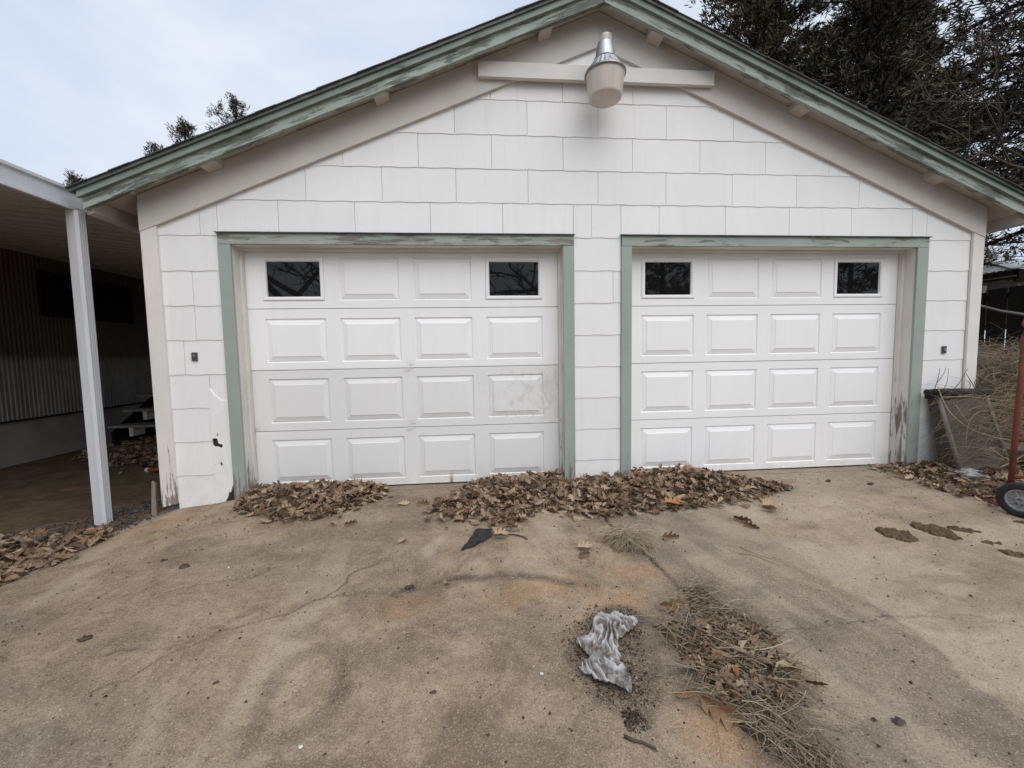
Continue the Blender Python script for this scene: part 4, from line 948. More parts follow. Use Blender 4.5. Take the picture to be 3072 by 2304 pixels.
# crumbled soil under the straw
def mound(name, poly, h, mat, parent=None, step=.012, soft=.06, nf=22, seed=3, loc=None, kind=None, rag=.05):
    xs = [q[0] for q in poly]; ys = [q[1] for q in poly]
    gx = np.arange(min(xs) - .03, max(xs) + .03, step); gy = np.arange(min(ys) - .03, max(ys) + .03, step); X, Y = np.meshgrid(gx, gy)
    X = X + (vnoise(X, Y, 15, seed + 5) - .5) * .03; Y = Y + (vnoise(X, Y, 15, seed + 6) - .5) * .03
    d = np.where(inpoly(X, Y, poly), pdist(X, Y, poly + poly[:1]), -pdist(X, Y, poly + poly[:1]))
    d = d + rag * (vnoise(X, Y, 14, seed + 9, 4, .65) - .55)
    Z = surf(X, Y) + h * sst(-.005, soft, d) * (.35 + 1.0 * vnoise(X, Y, nf, seed)) - .002 - .012 * sst(.004, -.012, d) + .004 * (vnoise(X, Y, 60, seed + 2) - .5)
    keep = d > -.012
    ny, nx = X.shape; idx = np.arange(nx * ny).reshape(ny, nx)
    F = np.stack([idx[:-1, :-1].ravel(), idx[:-1, 1:].ravel(), idx[1:, 1:].ravel(), idx[1:, :-1].ravel()], 1); F = F[keep.ravel()[F].all(1)]
    used = np.unique(F); re = np.full(nx * ny, -1); re[used] = np.arange(len(used))
    V = np.stack([X.ravel(), Y.ravel(), Z.ravel()], 1)[used]
    o = np_mesh(name, V, re[F], mat, parent, smooth=True, loc=loc)
    if kind: o['kind'] = kind
    return o
mound('crumbled_soil', [(q[0] * .92 - .003, q[1]) for q in DEB], .022, M['dirt'], deb, kind='stuff', step=.008, rag=.22)
LL = []
for x, y in sample([(-.18, -1.9), (.2, -1.85), (.17, -2.1), (.05, -2.25), (-.2, -2.28), (-.24, -2.0)], 430, .04):
    LL.append((x, y, gz(x, y) + random.uniform(.012, .062), random.choice((.03, .045, .06, .075, .09)) * random.uniform(.8, 1.1), rotm(random.uniform(0, 6.28), random.gauss(0, .35), random.gauss(0, 1.0)) @ Matrix.Diagonal((1, random.uniform(.3, .75), 1)), random.randrange(10)))
off = deb.location
stuff_leaves('leaf_litter', LL[160:], deb, M['litter'])
for L in LL[:160]:
    o = link('leaf', leaf_mesh(L[5], M['leaf']), deb); o.matrix_local = Matrix.Translation((L[0] - off.x, L[1] - off.y, L[2] - off.z + .012)) @ (L[4] @ Matrix.Scale(L[3], 3)).to_4x4()
# a few long stalks as single parts
for pts in ([(.08, -1.60), (.20, -1.66), (.28, -1.74), (.27, -1.86)], [(-.36, -1.78), (-.24, -1.82), (-.08, -1.83), (.0, -1.835)], [(-.18, -2.11), (-.08, -2.12), (.02, -2.23), (.04, -2.36)], [(.06, -2.17), (.17, -2.13), (.20, -2.16), (.13, -2.19)], [(.12, -2.14), (.23, -2.14), (.26, -2.17), (.24, -2.20)],
            [(-.22, -2.30), (-.12, -2.33), (-.02, -2.36)], [(-.05, -2.25), (.0, -2.12), (.02, -2.0), (.08, -1.93)]):
    m = MB(); m.tube([(x, y, gz(x, y) + .03 + .02 * math.sin(i * 2)) for i, (x, y) in enumerate(pts)], .0022, 5); build('stalk', m, M['leaf_pale'], deb, True)

# grey grass tuft at the joint
tuft = thing('grass_tuft', (-.12, -1.07, gz(-.12, -1.07)), 'round tuft of dead grey grass growing from the driveway joint', 'grass tuft')
n = 700; a = RNG.uniform(0, 6.28, n); rr_ = .075 * np.sqrt(RNG.random(n))
cx, cy = -.12 + rr_ * np.cos(a), -1.04 + rr_ * np.sin(a)
S_ = np.stack([cx, cy, surf(cx, cy) + .01, np.where(RNG.random(n) < .8, RNG.normal(-1.6, .9, n), a), RNG.uniform(.15, 1.0, n), RNG.uniform(.10, .24, n), RNG.uniform(1.2, 2.6, n)], 1)
V, F, T = strands(S_, 6, RNG.uniform(.0010, .0023, n), .2, .35 + .65 * RNG.random(n)); np_mesh('grass_blades', V, F, M['straw'], tuft, T)['kind'] = 'stuff'
mound('root_clump', [(-.23, -.98), (-.08, -.96), (.0, -1.02), (-.02, -1.10), (-.18, -1.12)], .03, M['dirt'], tuft, soft=.06, step=.006)
for x, y, yw in ((-.27, -1.05, .2), (-.22, -1.15, -.7), (-.05, -1.17, -.5), (.0, -1.0, -.9), (-.14, -.93, .4)):
    L = (x, y, gz(x, y) + .015, random.uniform(.08, .12), rotm(yw, .1, random.uniform(.2, 1.2)), random.randrange(10)); o = link('leaf', leaf_mesh(L[5], M['leaf']), tuft); o.matrix_local = Matrix.Translation(Vector(L[:3]) - tuft.location) @ (L[4] @ Matrix.Scale(L[3], 3)).to_4x4()

# ------------------------------------------------------------------ rag, wedge, twig, dirt, mud, stones
def make_rag():
    poly = [(-.525, -1.735), (-.47, -1.75), (-.345, -1.755), (-.335, -1.81), (-.385, -1.87), (-.42, -1.89), (-.475, -1.93), (-.50, -2.03), (-.49, -2.13), (-.520, -2.195), (-.555, -2.175), (-.63, -2.13), (-.715, -2.045), (-.655, -1.99), (-.69, -1.90), (-.66, -1.87), (-.61, -1.86), (-.57, -1.79)]
    st = .0027; gx = np.arange(-.73, -.32, st); gy = np.arange(-2.20, -1.72, st); X, Y = np.meshgrid(gx, gy)
    q = (vnoise(X, Y, 5, 71, 3) - .5); w = (vnoise(X, Y, 6, 72, 3) - .5)
    cusp = lambda a, b, f, k1, k2: 1 - np.abs(np.sin((X * a + Y * b) * f + q * k1 + w * k2)) ** .8
    za = sst(-1.86, -1.82, Y + q * .1); zb_ = sst(-2.02, -2.06, Y + w * .1)
    zm = np.clip(1 - za - zb_, 0, 1)
    f1 = za * cusp(.25, 1, 120, 26, 12) + zm * cusp(1, .18, 110, 32, 14) + zb_ * cusp(.72, .70, 72, 22, 18)
    f2 = za * cusp(.8, .6, 210, 16, 26) + zm * cusp(.9, -.5, 190, 14, 34) + zb_ * cusp(-.5, .85, 160, 34, 10)
    f1 = f1 * (.05 + 1.5 * sst(.25, .75, vnoise(X, Y, 13, 78, 3))); fs = f1
    d = np.where(inpoly(X + q * .03, Y + w * .03, poly), pdist(X, Y, poly + poly[:1]), -1)
    low = sst(.48, .14, f1 * .75 + f2 * .15 + (vnoise(X, Y, 8, 79, 2) - .5) * .9)  # fold hollows darkened in the colour: dirt plus painted crease shade
    Z = ground(X, Y) + .006 + sst(0, .03, d) * (.026 * f1 + .007 * f2 + .010 * vnoise(X, Y, 9, 73, 3)) + .002 * vnoise(X, Y, 60, 74)
    Z += .012
    X2 = X + q * .02; Y2 = Y + w * .02
    keep = d > .022 * vnoise(X, Y, 26, 75, 3)
    ny, nx = X.shape; idx = np.arange(nx * ny).reshape(ny, nx)
    F = np.stack([idx[:-1, :-1].ravel(), idx[:-1, 1:].ravel(), idx[1:, 1:].ravel(), idx[1:, :-1].ravel()], 1); F = F[keep.ravel()[F].all(1)]
    used = np.unique(F); re = np.full(nx * ny, -1); re[used] = np.arange(len(used))
    V = np.stack([X2.ravel(), Y2.ravel(), Z.ravel()], 1)[used]
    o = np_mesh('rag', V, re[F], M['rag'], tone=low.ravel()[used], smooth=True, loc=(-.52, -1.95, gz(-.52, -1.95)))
    md = o.modifiers.new('thickness', 'SOLIDIFY'); md.thickness = .003
    tag(o, 'crumpled dirty pale grey rag lying on the concrete', 'rag')
make_rag()
def stuff_mound(name, poly, h, label, cat, mat, **k):
    xs = [q[0] for q in poly]; ys = [q[1] for q in poly]; c = (sum(xs) / len(xs), sum(ys) / len(ys))
    o = mound(name, poly, h, M[mat], loc=(c[0], c[1], gz(*c)), **k); tag(o, label, cat); return o
MUD = [([(1.60, -1.09), (1.66, -1.07), (1.76, -1.12), (1.80, -1.20), (1.76, -1.27), (1.64, -1.27), (1.59, -1.18)], 'largest lobed dried mud crust on the pale slab, left of its cluster'),
       ([(1.92, -1.03), (2.06, -1.06), (2.10, -1.12), (2.10, -1.22), (1.99, -1.26), (1.89, -1.21), (1.90, -1.11)], 'broken dried mud crust in the middle of the pale slab cluster'),
       ([(2.12, -1.10), (2.22, -1.13), (2.28, -1.19), (2.20, -1.20), (2.14, -1.16)], 'narrow dried mud crust right of the broken one'),
       ([(1.95, -1.22), (2.05, -1.23), (2.06, -1.27), (1.97, -1.26)], 'thin dried mud smear nearest the viewer in the cluster'),
       ([(2.10, -1.28), (2.17, -1.29), (2.21, -1.33), (2.14, -1.34), (2.10, -1.32)], 'oval dried mud crust right of and below the cluster'),
       ([(2.10, -1.40), (2.17, -1.42), (2.22, -1.50), (2.14, -1.50), (2.06, -1.46)], 'long dried mud crust at the right edge of the photo'),
       ([(1.96, -1.0), (2.02, -1.005), (2.04, -1.03), (1.98, -1.03)], 'small dried mud spot behind the cluster'),
       ([(2.62, -1.07), (2.70, -1.07), (2.72, -1.12), (2.64, -1.12)], 'dark mud spot in front of the hand truck wheel')]
for i, (pl, lb) in enumerate(MUD):
    o = stuff_mound('mud_crust', pl, .022, lb, 'mud', 'mud', step=.005, soft=.02, nf=45, seed=60 + i, rag=.10); o['group'] = 'dried mud crusts on the pale slab'
# black wedge of roofing
zc = gz(-1.1, -.95)
wedge = [(-1.205, -1.06, .003), (-1.185, -1.0, .010), (-1.168, -.985, .012), (-1.15, -.925, .020), (-1.135, -.90, .022), (-1.118, -.84, .032), (-1.10, -.82, .036), (-1.05, -.835, .036), (-1.0, -.83, .034), (-1.01, -.87, .028), (-.995, -.90, .024), (-1.03, -.925, .020), (-1.06, -.965, .016), (-1.085, -.975, .014), (-1.12, -1.02, .009), (-1.165, -1.035, .006)]
top_ = [(x, y, zc + z) for x, y, z in wedge]; nw = len(top_)
m = MB(); m.add(top_ + [(x, y, z - .007) for x, y, z in top_] + [(-1.09, -.92, zc + .030)], [(i, (i + 1) % nw, 2 * nw) for i in range(nw)] + [tuple(range(2 * nw - 1, nw - 1, -1))] + [(i, i + nw, (i + 1) % nw + nw, (i + 1) % nw) for i in range(nw)])
o = build('roofing_scrap', m, M['scrap'], loc=(-1.08, -.92, zc)); tag(o, 'black wedge shaped roofing scrap pointing out of the long leaf drift', 'roofing scrap')
def twig(pts, r, label, mat='bark', z=.01):
    m = MB(); m.tube([(x, y, gz(x, y) + z + .004 * math.sin(i * 3.1)) for i, (x, y) in enumerate(pts)], [r * (1 - .1 * i) for i in range(len(pts))], 6)
    c = pts[0]; o = build('twig', m, M[mat], loc=(c[0], c[1], gz(*c)), smooth=True); tag(o, label, 'twig', 'twigs on the driveway')
twig([(-.605, -2.325), (-.575, -2.345), (-.55, -2.352), (-.515, -2.378)], .006, 'dark twig lying at the foot of the oval dirt patch')
twig([(-.99, -.88), (-.90, -.89), (-.85, -.90), (-.79, -.94), (-.77, -.97)], .006, 'crooked twig right of the black roofing wedge', 'bark')
twig([(-.93, -.82), (-.86, -.845), (-.81, -.84)], .006, 'short grey twig at the front edge of the drift by the black wedge', 'bark_pale')
twig([(.50, -1.28), (.58, -1.31), (.64, -1.40)], .0025, 'thin straw stem on the grey slab right of the tuft', 'leaf_pale')
twig([(.55, -1.21), (.60, -1.30), (.66, -1.36)], .0022, 'second thin straw stem crossing the first on the grey slab', 'leaf_pale')
def clod(x, y, r, label, mat='bark', flat=.5, name='clod'):
    m = MB(); rr = random.Random(int(x * 1000 + y * 77)); z0 = float(surf(x, y)); v = []; f = []
    for i in range(5):
        th = math.pi * i / 4
        for k in range(8):
            a = 2 * math.pi * k / 8; q = r * rr.uniform(.5, 1.25); v.append((x + q * 1.3 * math.sin(th) * math.cos(a), y + q * math.sin(th) * math.sin(a), z0 + r * flat * .6 + q * flat * math.cos(th)))
    for i in range(4):
        for k in range(8): f.append((i * 8 + k, i * 8 + (k + 1) % 8, i * 8 + 8 + (k + 1) % 8, i * 8 + 8 + k))
    m.add(v, f); o = build(name, m, M[mat], loc=(x, y, z0)); tag(o, label, 'dirt clod', 'dirt clods on the driveway')
for a in [(-3.033, -.968, .017, 'dark flat clod on the left slab, farther of two'), (-2.843, -1.073, .026, 'black oval clod on the left slab, nearer of two'), (-2.897, -1.644, .024, 'brown clod at the far left of the driveway'),
          (-1.276, -2.079, .010, 'dark rounded clod in the middle of the foreground'), (.377, -2.359, .016, 'brown clod at lower right of the grey slab'), (.30, -2.345, .008, 'small dark clod beside the brown one at lower right'),
          (-2.15, -1.95, .009, 'dark crumb right of the long left crack'), (-1.07, -2.27, .007, 'dark crumb at the bottom centre of the driveway'), (2.05, -.22, .020, 'brown clod on the pale slab before the right door'),
          (2.35, -.33, .020, 'brown clod nearest the right leaf litter'), (-1.47, -1.405, .02, 'grey stone chip on the arc shaped stain')]:
    clod(*a)
clod(-5.245, .855, .07, 'dark flat leaf clump on the carport floor behind the post', 'leaf_brown', .12)
# white chips
for x, y, lb in ((-.845, -2.035, 'small white chip left of the grey rag'), (-2.58, -1.10, 'tiny white chip high on the left slab'), (-1.70, -2.25, 'tiny white chip in the lower left foreground')):
    clod(x, y, .0065, lb, 'cap_white', .7, 'white_chip')
# grit: tiny loose crumbs everywhere
def grit(name, n, region, size, mat, parent=None, zf=None, loc=None):
    X, Y = region(n); n = len(X); Z = (surf(X, Y) if zf is None else zf(X, Y))
    s = RNG.uniform(size[0], size[1], n) * (RNG.random(n) ** 2 * 1.5 + .5)
    base = np.array([(1, 0, 0), (-.5, .87, 0), (-.5, -.87, 0), (0, 0, .9), (.1, 0, -.5)]); yaw = RNG.uniform(0, 6.28, n)
    B = base[None] * (1 + RNG.normal(0, .25, (n, 5, 3))) * s[:, None, None]
    c, t = np.cos(yaw)[:, None], np.sin(yaw)[:, None]
    V = np.stack([B[..., 0] * c - B[..., 1] * t + X[:, None], B[..., 0] * t + B[..., 1] * c + Y[:, None], B[..., 2] + Z[:, None] + s[:, None] * .4], 2).reshape(-1, 3)
    F = (np.arange(n) * 5)[:, None, None] + np.array([(0, 1, 3), (1, 2, 3), (2, 0, 3), (1, 0, 4), (2, 1, 4), (0, 2, 4)])[None]
    o = np_mesh(name, V, F.reshape(-1, 3), M[mat], parent, np.repeat(RNG.random(n), 5), loc=loc); tag(o, kind='stuff'); return o
grit('driveway_grit', 4200, lambda n: (RNG.uniform(-4, 3, n), RNG.uniform(-2.7, 0, n)), (.0011, .0042), 'stone')
def crumbs(poly, n, soft, size, label):
    def reg(k):
        a = sample(poly, k, soft); return a[:, 0], a[:, 1]
    c = (sum(q[0] for q in poly) / len(poly), sum(q[1] for q in poly) / len(poly))
    o = grit('dirt_patch', n, reg, size, 'dirt_crumb', loc=(c[0], c[1], gz(*c))); tag(o, label, 'dirt'); return o
crumbs([(-.45, -1.64), (-.38, -1.69), (-.32, -1.77), (-.33, -1.85), (-.40, -1.93), (-.43, -2.10), (-.47, -2.22), (-.545, -2.22), (-.65, -2.15), (-.73, -2.03), (-.715, -1.90), (-.64, -1.79), (-.55, -1.70)], 2600, .022, (.0014, .0040), 'dark crumbly dirt around and under the grey rag')
crumbs([(-.575, -2.225), (-.53, -2.23), (-.50, -2.265), (-.50, -2.325), (-.54, -2.335), (-.585, -2.30)], 1500, .010, (.0013, .0036), 'oval patch of dark dirt crumbs below the grey rag')
def near_debris(n):
    a = sample([(-.75, -1.62), (-.3, -1.6), (-.3, -1.9), (.25, -1.6), (.3, -2.2), (.1, -2.7), (-.3, -2.6), (-.7, -2.3)], n, .05); return a[:, 0], a[:, 1]
grit('driveway_grit', 900, near_debris, (.0012, .003), 'stone')
g_ = grit('gravel', 1900, lambda n: (lambda a: (a[:, 0], a[:, 1]))(sample([(-5.2, -.45), (-4.6, -.15), (-4.235, -.02), (-4.05, .55), (-3.80, .15), (-3.82, -.2), (-3.75, -.42), (-4.1, -.5), (-4.6, -.55)], n, .05)), (.003, .009), 'gravel', loc=(-4.2, -.1, -.14))
# ------------------------------------------------------------------ right side: bin, bag, hand truck, wheel
bn = thing('plastic_tub', (3.45, -.25, .05), 'dirty dark grey plastic tub standing on end against the right wall', 'tub')
F4 = [(3.19, -.36, .03), (3.665, -.37, .035), (3.715, -.11, .70), (3.235, -.10, .69)]
B4 = [(3.26, -.13, .03), (3.60, -.14, .035), (3.66, -.030, .69), (3.21, -.030, .68)]
m = MB(); m.hexa(F4, B4); build('shell', m, M['bin'], bn)
m = MB(); m.tube([(3.165, -.115, .755), (3.30, -.125, .758), (3.55, -.13, .752), (3.74, -.125, .748)], .030, 10); m.tube([(3.165, -.115, .755), (3.17, -.05, .745)], .028, 10); build('rolled_rim', m, M['black_rubber'], bn, True)
m = MB(); m.hexa([(3.175, -.118, .685), (3.73, -.125, .695), (3.735, -.12, .735), (3.17, -.115, .735)], [(3.175, -.035, .685), (3.73, -.035, .695), (3.735, -.035, .735), (3.17, -.035, .735)]); build('rim_band', m, M['black_rubber'], bn)
for (a, b) in ((F4[0], F4[3]), (F4[1], F4[2])):
    m = MB(); m.tube([(a[0], a[1] - .006, a[2]), (b[0], b[1] - .006, b[2])], .017, 8); build('edge_rib', m, M['pole_grey'], bn, True)
def crumple(name, c, r, sq, mat, label, cat, seed):
    rr = np.random.default_rng(seed); m = MB(); n1, n2 = 9, 14; v = []; f = []
    for i in range(n1):
        th = math.pi * i / (n1 - 1)
        for k in range(n2):
            a = 2 * math.pi * k / n2; q = r * (1 + rr.normal(0, .17)); v.append((c[0] + q * math.sin(th) * math.cos(a), c[1] + q * math.sin(th) * math.sin(a), c[2] + q * sq * math.cos(th)))
    for i in range(n1 - 1):
        for k in range(n2): f.append((i * n2 + k, i * n2 + (k + 1) % n2, (i + 1) * n2 + (k + 1) % n2, (i + 1) * n2 + k))
    m.add(v, f); o = build(name, m, M[mat], loc=c); tag(o, label, cat); return o
zz = float(surf(3.2, -.45)); crumple('plastic_bag', (3.14, -.46, zz + .06), .085, .5, 'bag', 'clear crumpled plastic bag on the leaves before the grey tub', 'plastic bag', 5)

ht = thing('hand_truck', (2.95, -.96, gz(2.9, -1)), 'rusty red two wheeled hand truck standing at the right edge', 'hand truck')
zg = gz(2.8, -1.03); wr = .125
for dx in (0, .34):
    m = MB(); x = 2.843 + dx; m.tube([(x + .0, -.935, zg + .09), (x + .013, -.932, .45), (x + .043, -.925, 1.25)], .0175, 10); build('rail', m, M['red'], ht, True)
for z in (.20, .48, .80, 1.10):
    m = MB(); sx = (z - zg) * .052; m.tube([(2.843 + sx, -.93, z), (3.18 + sx, -.93, z)], .012, 8); build('crossbar', m, M['red'], ht, True)
m = MB(); pts = [(2.886, -.925, 1.25), (2.90, -.91, 1.33), (2.95, -.89, 1.38), (3.15, -.89, 1.38), (3.21, -.91, 1.33), (3.226, -.925, 1.25)]; m.tube(pts, .0175, 10); build('handle', m, M['red'], ht, True)
m = MB(); m.box(2.86, 3.18, -.94, -.72, zg + .022, zg + .030); build('toe_plate', m, M['red'], ht)
wa = Matrix.Translation((2.80, -1.03, zg + wr)) @ Matrix.Rotation(R(12), 4, 'Z')
m = MB(); m.tube([(2.80, -1.03, zg + wr), (3.40, -.95, zg + wr)], .011, 8); build('axle', m, M['steel'], ht, True)
def wheel(c, r, w, ang, parent, hubm, spokes=7):
    ca, sa = math.cos(ang), math.sin(ang)
    T = lambda m: [(c[0] + q[0] * ca - q[1] * sa, c[1] + q[0] * sa + q[1] * ca, c[2] + q[2]) for q in m.v]
    m = MB(); m.lathe([(r * .62, -w * .42), (r * .72, -w * .5), (r * .93, -w * .46), (r, -w * .28), (r * .985, -w * .1), (r, w * .0), (r * .985, w * .1), (r, w * .28), (r * .93, w * .46), (r * .72, w * .5), (r * .62, w * .42), (r * .62, -w * .42)], n=40, axis='x'); m.v = T(m)
    wh = link('wheel', None, parent); wh.location = Vector(c) - wpos(parent)
    build('tyre', m, M['black_rubber'], wh, True)
    m = MB(); m.lathe([(r * .63, w * .2), (r * .63, -w * .40), (r * .54, -w * .42), (r * .52, -w * .2), (r * .22, -w * .12), (r * .20, -w * .42), (r * .12, -w * .46), (r * .11, -w * .25), (0, -w * .25)], n=32, axis='x'); m.v = T(m)
    build('hub', m, hubm, wh, True)
    m = MB()
    for k in range(spokes):
        a = 2 * math.pi * k / spokes + .3; d = Vector((0, math.cos(a), math.sin(a))); p = Vector((0, -math.sin(a), math.cos(a)))
        q = [d * r * .2 + p * r * .045, d * r * .2 - p * r * .045, d * r * .53 - p * r * .03, d * r * .53 + p * r * .03]
        m.hexa([(-w * .36, v.y, v.z) for v in q], [(-w * .14, v.y, v.z) for v in q])
    m.v = T(m); build('spokes', m, hubm, wh)
wheel((2.80, -1.03, zg + wr), wr, .055, R(14), ht, M['hub'])
wheel((3.33, -.95, zg + wr), wr, .055, R(194), ht, M['hub'])
mw = thing('spare_wheel', (3.95, -.45, .1), 'dark tyre with blue grey hub lying behind the red hand truck', 'wheel')
wheel((3.82, -.52, .27), .11, .06, R(40), mw, M['hub_blue'], 5)
m = MB(); m.box(3.75, 4.3, -.50, -.10, .16, .24); build('deck', m, M['pole_grey'], mw)

# ------------------------------------------------------------------ dry brush at the right
def env(x, y): return 1.12 * np.clip(sst(3.72, 4.25, x) * sst(-.75, .35, y - .0 * x), .0, 1) * (1 - .35 * vnoise(x, y, 1.3, 81))
n = 17000; X = 3.75 + 5.4 * RNG.random(n) ** 1.5; Y = RNG.uniform(-.7, 4.6, n); E = env(X, Y)
k = E > .04; X, Y, E = X[k], Y[k], E[k]; n = len(X)
Z = yard_z(X, Y) + E * RNG.random(n) ** .6 * .85
S_ = np.stack([X, Y, Z, RNG.uniform(0, 6.28, n), RNG.normal(.25, .5, n), RNG.uniform(.18, .6, n), RNG.uniform(.5, 2.2, n)], 1)
V, F, T = strands(S_, 5, RNG.uniform(.0014, .0042, n), .2, np.clip(RNG.normal(.40, .25, n), 0, 1))
o = np_mesh('dry_brush', V, F, M['brush'], None, T); tag(o, kind='stuff')
# upright grass stalks
n = 260; X = RNG.uniform(3.9, 8, n); Y = RNG.uniform(.2, 4.0, n)
S_ = np.stack([X, Y, yard_z(X, Y) + .35, RNG.uniform(0, 6.28, n), RNG.normal(1.3, .2, n), RNG.uniform(.4, .85, n), RNG.uniform(.2, 1.6, n)], 1)
V, F, T = strands(S_, 6, RNG.uniform(.003, .007, n), .1, .55 + .4 * RNG.random(n)); tag(np_mesh('dry_brush', V, F, M['brush'], None, T), kind='stuff')
# dark matted stems inside the thicket: lumpy body
def thicket_body():
    xs = np.arange(3.8, 9.3, .09); ys = np.arange(-.6, 5.0, .09); X, Y = np.meshgrid(xs, ys)
    Z = yard_z(X, Y) - .03 + env(X, Y) * .72 * (.65 + .6 * vnoise(X, Y, 5, 83)) - .05
    ny, nx = X.shape; idx = np.arange(nx * ny).reshape(ny, nx)
    F = np.stack([idx[:-1, :-1].ravel(), idx[:-1, 1:].ravel(), idx[1:, 1:].ravel(), idx[1:, :-1].ravel()], 1)
    tag(np_mesh('matted_thatch', np.stack([X.ravel(), Y.ravel(), Z.ravel()], 1), F, M['thatch'], smooth=True), kind='stuff')
thicket_body()
# vines sprawling over the tub
vn = thing('bare_vine', (3.75, -.2, .05), 'tangle of bare dry vine stems sprawling over the grey tub', 'vine')
def vstem(pts, r, mat='leaf_pale'):
    P = [Vector(p) for p in pts]; out = []
    for i in range(len(P) - 1):
        a = P[max(i - 1, 0)]; b = P[i]; c = P[i + 1]; d = P[min(i + 2, len(P) - 1)]
        for k in range(4):
            t = k / 4; out.append(.5 * ((2 * b) + (c - a) * t + (2 * a - 5 * b + 4 * c - d) * t * t + (3 * b - a - 3 * c + d) * t ** 3))
    out.append(P[-1]); m = MB(); m.tube(out, [r * (1 - .5 * i / len(out)) for i in range(len(out))], 5); build('vine_stem', m, M[mat], vn, True)
BR = 'bark_pale'
vstem([(3.18, -.14, .80), (3.20, -.22, .60), (3.30, -.30, .45), (3.45, -.36, .38), (3.62, -.38, .34), (3.85, -.35, .33)], .0045)
vstem([(3.20, -.16, .71), (3.40, -.20, .715), (3.62, -.20, .69), (3.85, -.2, .66)], .004)
vstem([(3.30, -.20, .64), (3.33, -.27, .50), (3.37, -.30, .42)], .003)
vstem([(3.40, -.40, .29), (3.50, -.43, .20), (3.65, -.43, .16), (3.85, -.4, .18)], .004)
vstem([(3.45, -.44, .12), (3.55, -.46, .17), (3.68, -.44, .22)], .0045)
vstem([(3.40, -.36, .10), (3.52, -.42, .05), (3.60, -.42, .03)], .0035, BR)
vstem([(3.02, -.82, .04), (3.03, -.86, .10), (3.06, -.86, .15), (3.07, -.84, .2)], .004)
vstem([(3.20, -.60, .06), (3.27, -.62, .12), (3.36, -.60, .15)], .005)
vstem([(3.25, -.05, .76), (3.27, -.06, .86), (3.30, -.05, .97)], .004, BR)
vstem([(3.27, -.06, .84), (3.33, -.06, .92), (3.36, -.05, .98)], .003, BR)
vstem([(3.34, -.05, .76), (3.37, -.06, .84), (3.39, -.05, .97)], .003, BR)
vstem([(3.44, -.06, .76), (3.50, -.07, .85), (3.58, -.06, .97)], .004, BR)
vstem([(3.64, -.10, .74), (3.60, -.09, .82), (3.54, -.08, .92)], .0045, BR)
vstem([(3.66, -.09, .74), (3.62, -.09, .84), (3.70, -.08, .91), (3.76, -.05, .93)], .004, BR)
vstem([(3.58, -.08, .74), (3.59, -.08, .82), (3.57, -.07, .85)], .0035, BR)
for i in range(64):
    a = Vector((random.uniform(3.2, 3.9), random.uniform(-.34, -.12), random.uniform(.2, .78))); yw = random.uniform(-.4, .9); L_ = random.uniform(.12, .45)
    sg = random.choice((-1, 1)); b = a + Vector((sg * L_ * .5, -.04, random.uniform(-.12, .03))); c = a + Vector((sg * L_, -.05 + random.uniform(-.03, .05), random.uniform(-.3, -.02)))
    vstem([a, b, c], random.uniform(.0012, .0024), random.choice(['leaf_tan', BR, 'leaf_brown', BR]))
for i in range(10):
    a = Vector((random.uniform(4.0, 5.6), random.uniform(.0, 1.4), random.uniform(.5, 1.0))); b = a + Vector((.35, -.25, .22)); c = a + Vector((.7, -.6, random.uniform(-.1, .25)))
    vstem([a, b, c], random.uniform(.004, .009), random.choice([BR, 'leaf_pale']))
n = 420; X = RNG.uniform(3.16, 3.95, n); Y = RNG.uniform(-.52, -.14, n); Z = RNG.uniform(.08, .80, n)
Y = np.minimum(Y, -.13 - .30 * (1 - np.clip(Z / .7, 0, 1)))
S_ = np.stack([X, Y, Z, RNG.choice([0., 3.14], n) + RNG.normal(-.1, .35, n), RNG.normal(.05, .45, n), RNG.uniform(.12, .50, n), RNG.uniform(.4, 1.8, n)], 1)
V, F, T = strands(S_, 6, RNG.uniform(.0008, .0020, n), .12, np.clip(RNG.normal(.6, .25, n), 0, 1)); np_mesh('fine_tendrils', V, F, M['brush'], vn, T)['kind'] = 'stuff'
# single long pale limb across the dark porch
m = MB(); m.tube([(5.95, 2.05, 2.02), (6.05, 1.85, 1.80), (6.2, 1.6, 1.66), (6.45, 1.25, 1.52), (6.7, .95, 1.44)], [.014, .016, .018, .022, .026], 7)
o = build('bare_branch', m, M['bark_pale'], loc=(6.2, 1.6, .2), smooth=True); tag(o, 'pale arching bare branch over the brush at the right edge', 'branch')

# ------------------------------------------------------------------ neighbour's porch with tin roof
pr = thing('porch', (11.2, 6.5, 0), 'dark open porch with grey tin hip roof behind the brush', 'porch')
E0 = Vector((10.5, 4.43, 2.81)); RG = Vector((12.9, 6.83, 3.53)); yb = 12.0
def roof_piece(A, B, C_, D, th=.03):
    m = MB(); m.hexa([A, B, C_, D], [(q[0], q[1], q[2] - th) for q in (A, B, C_, D)]); return m
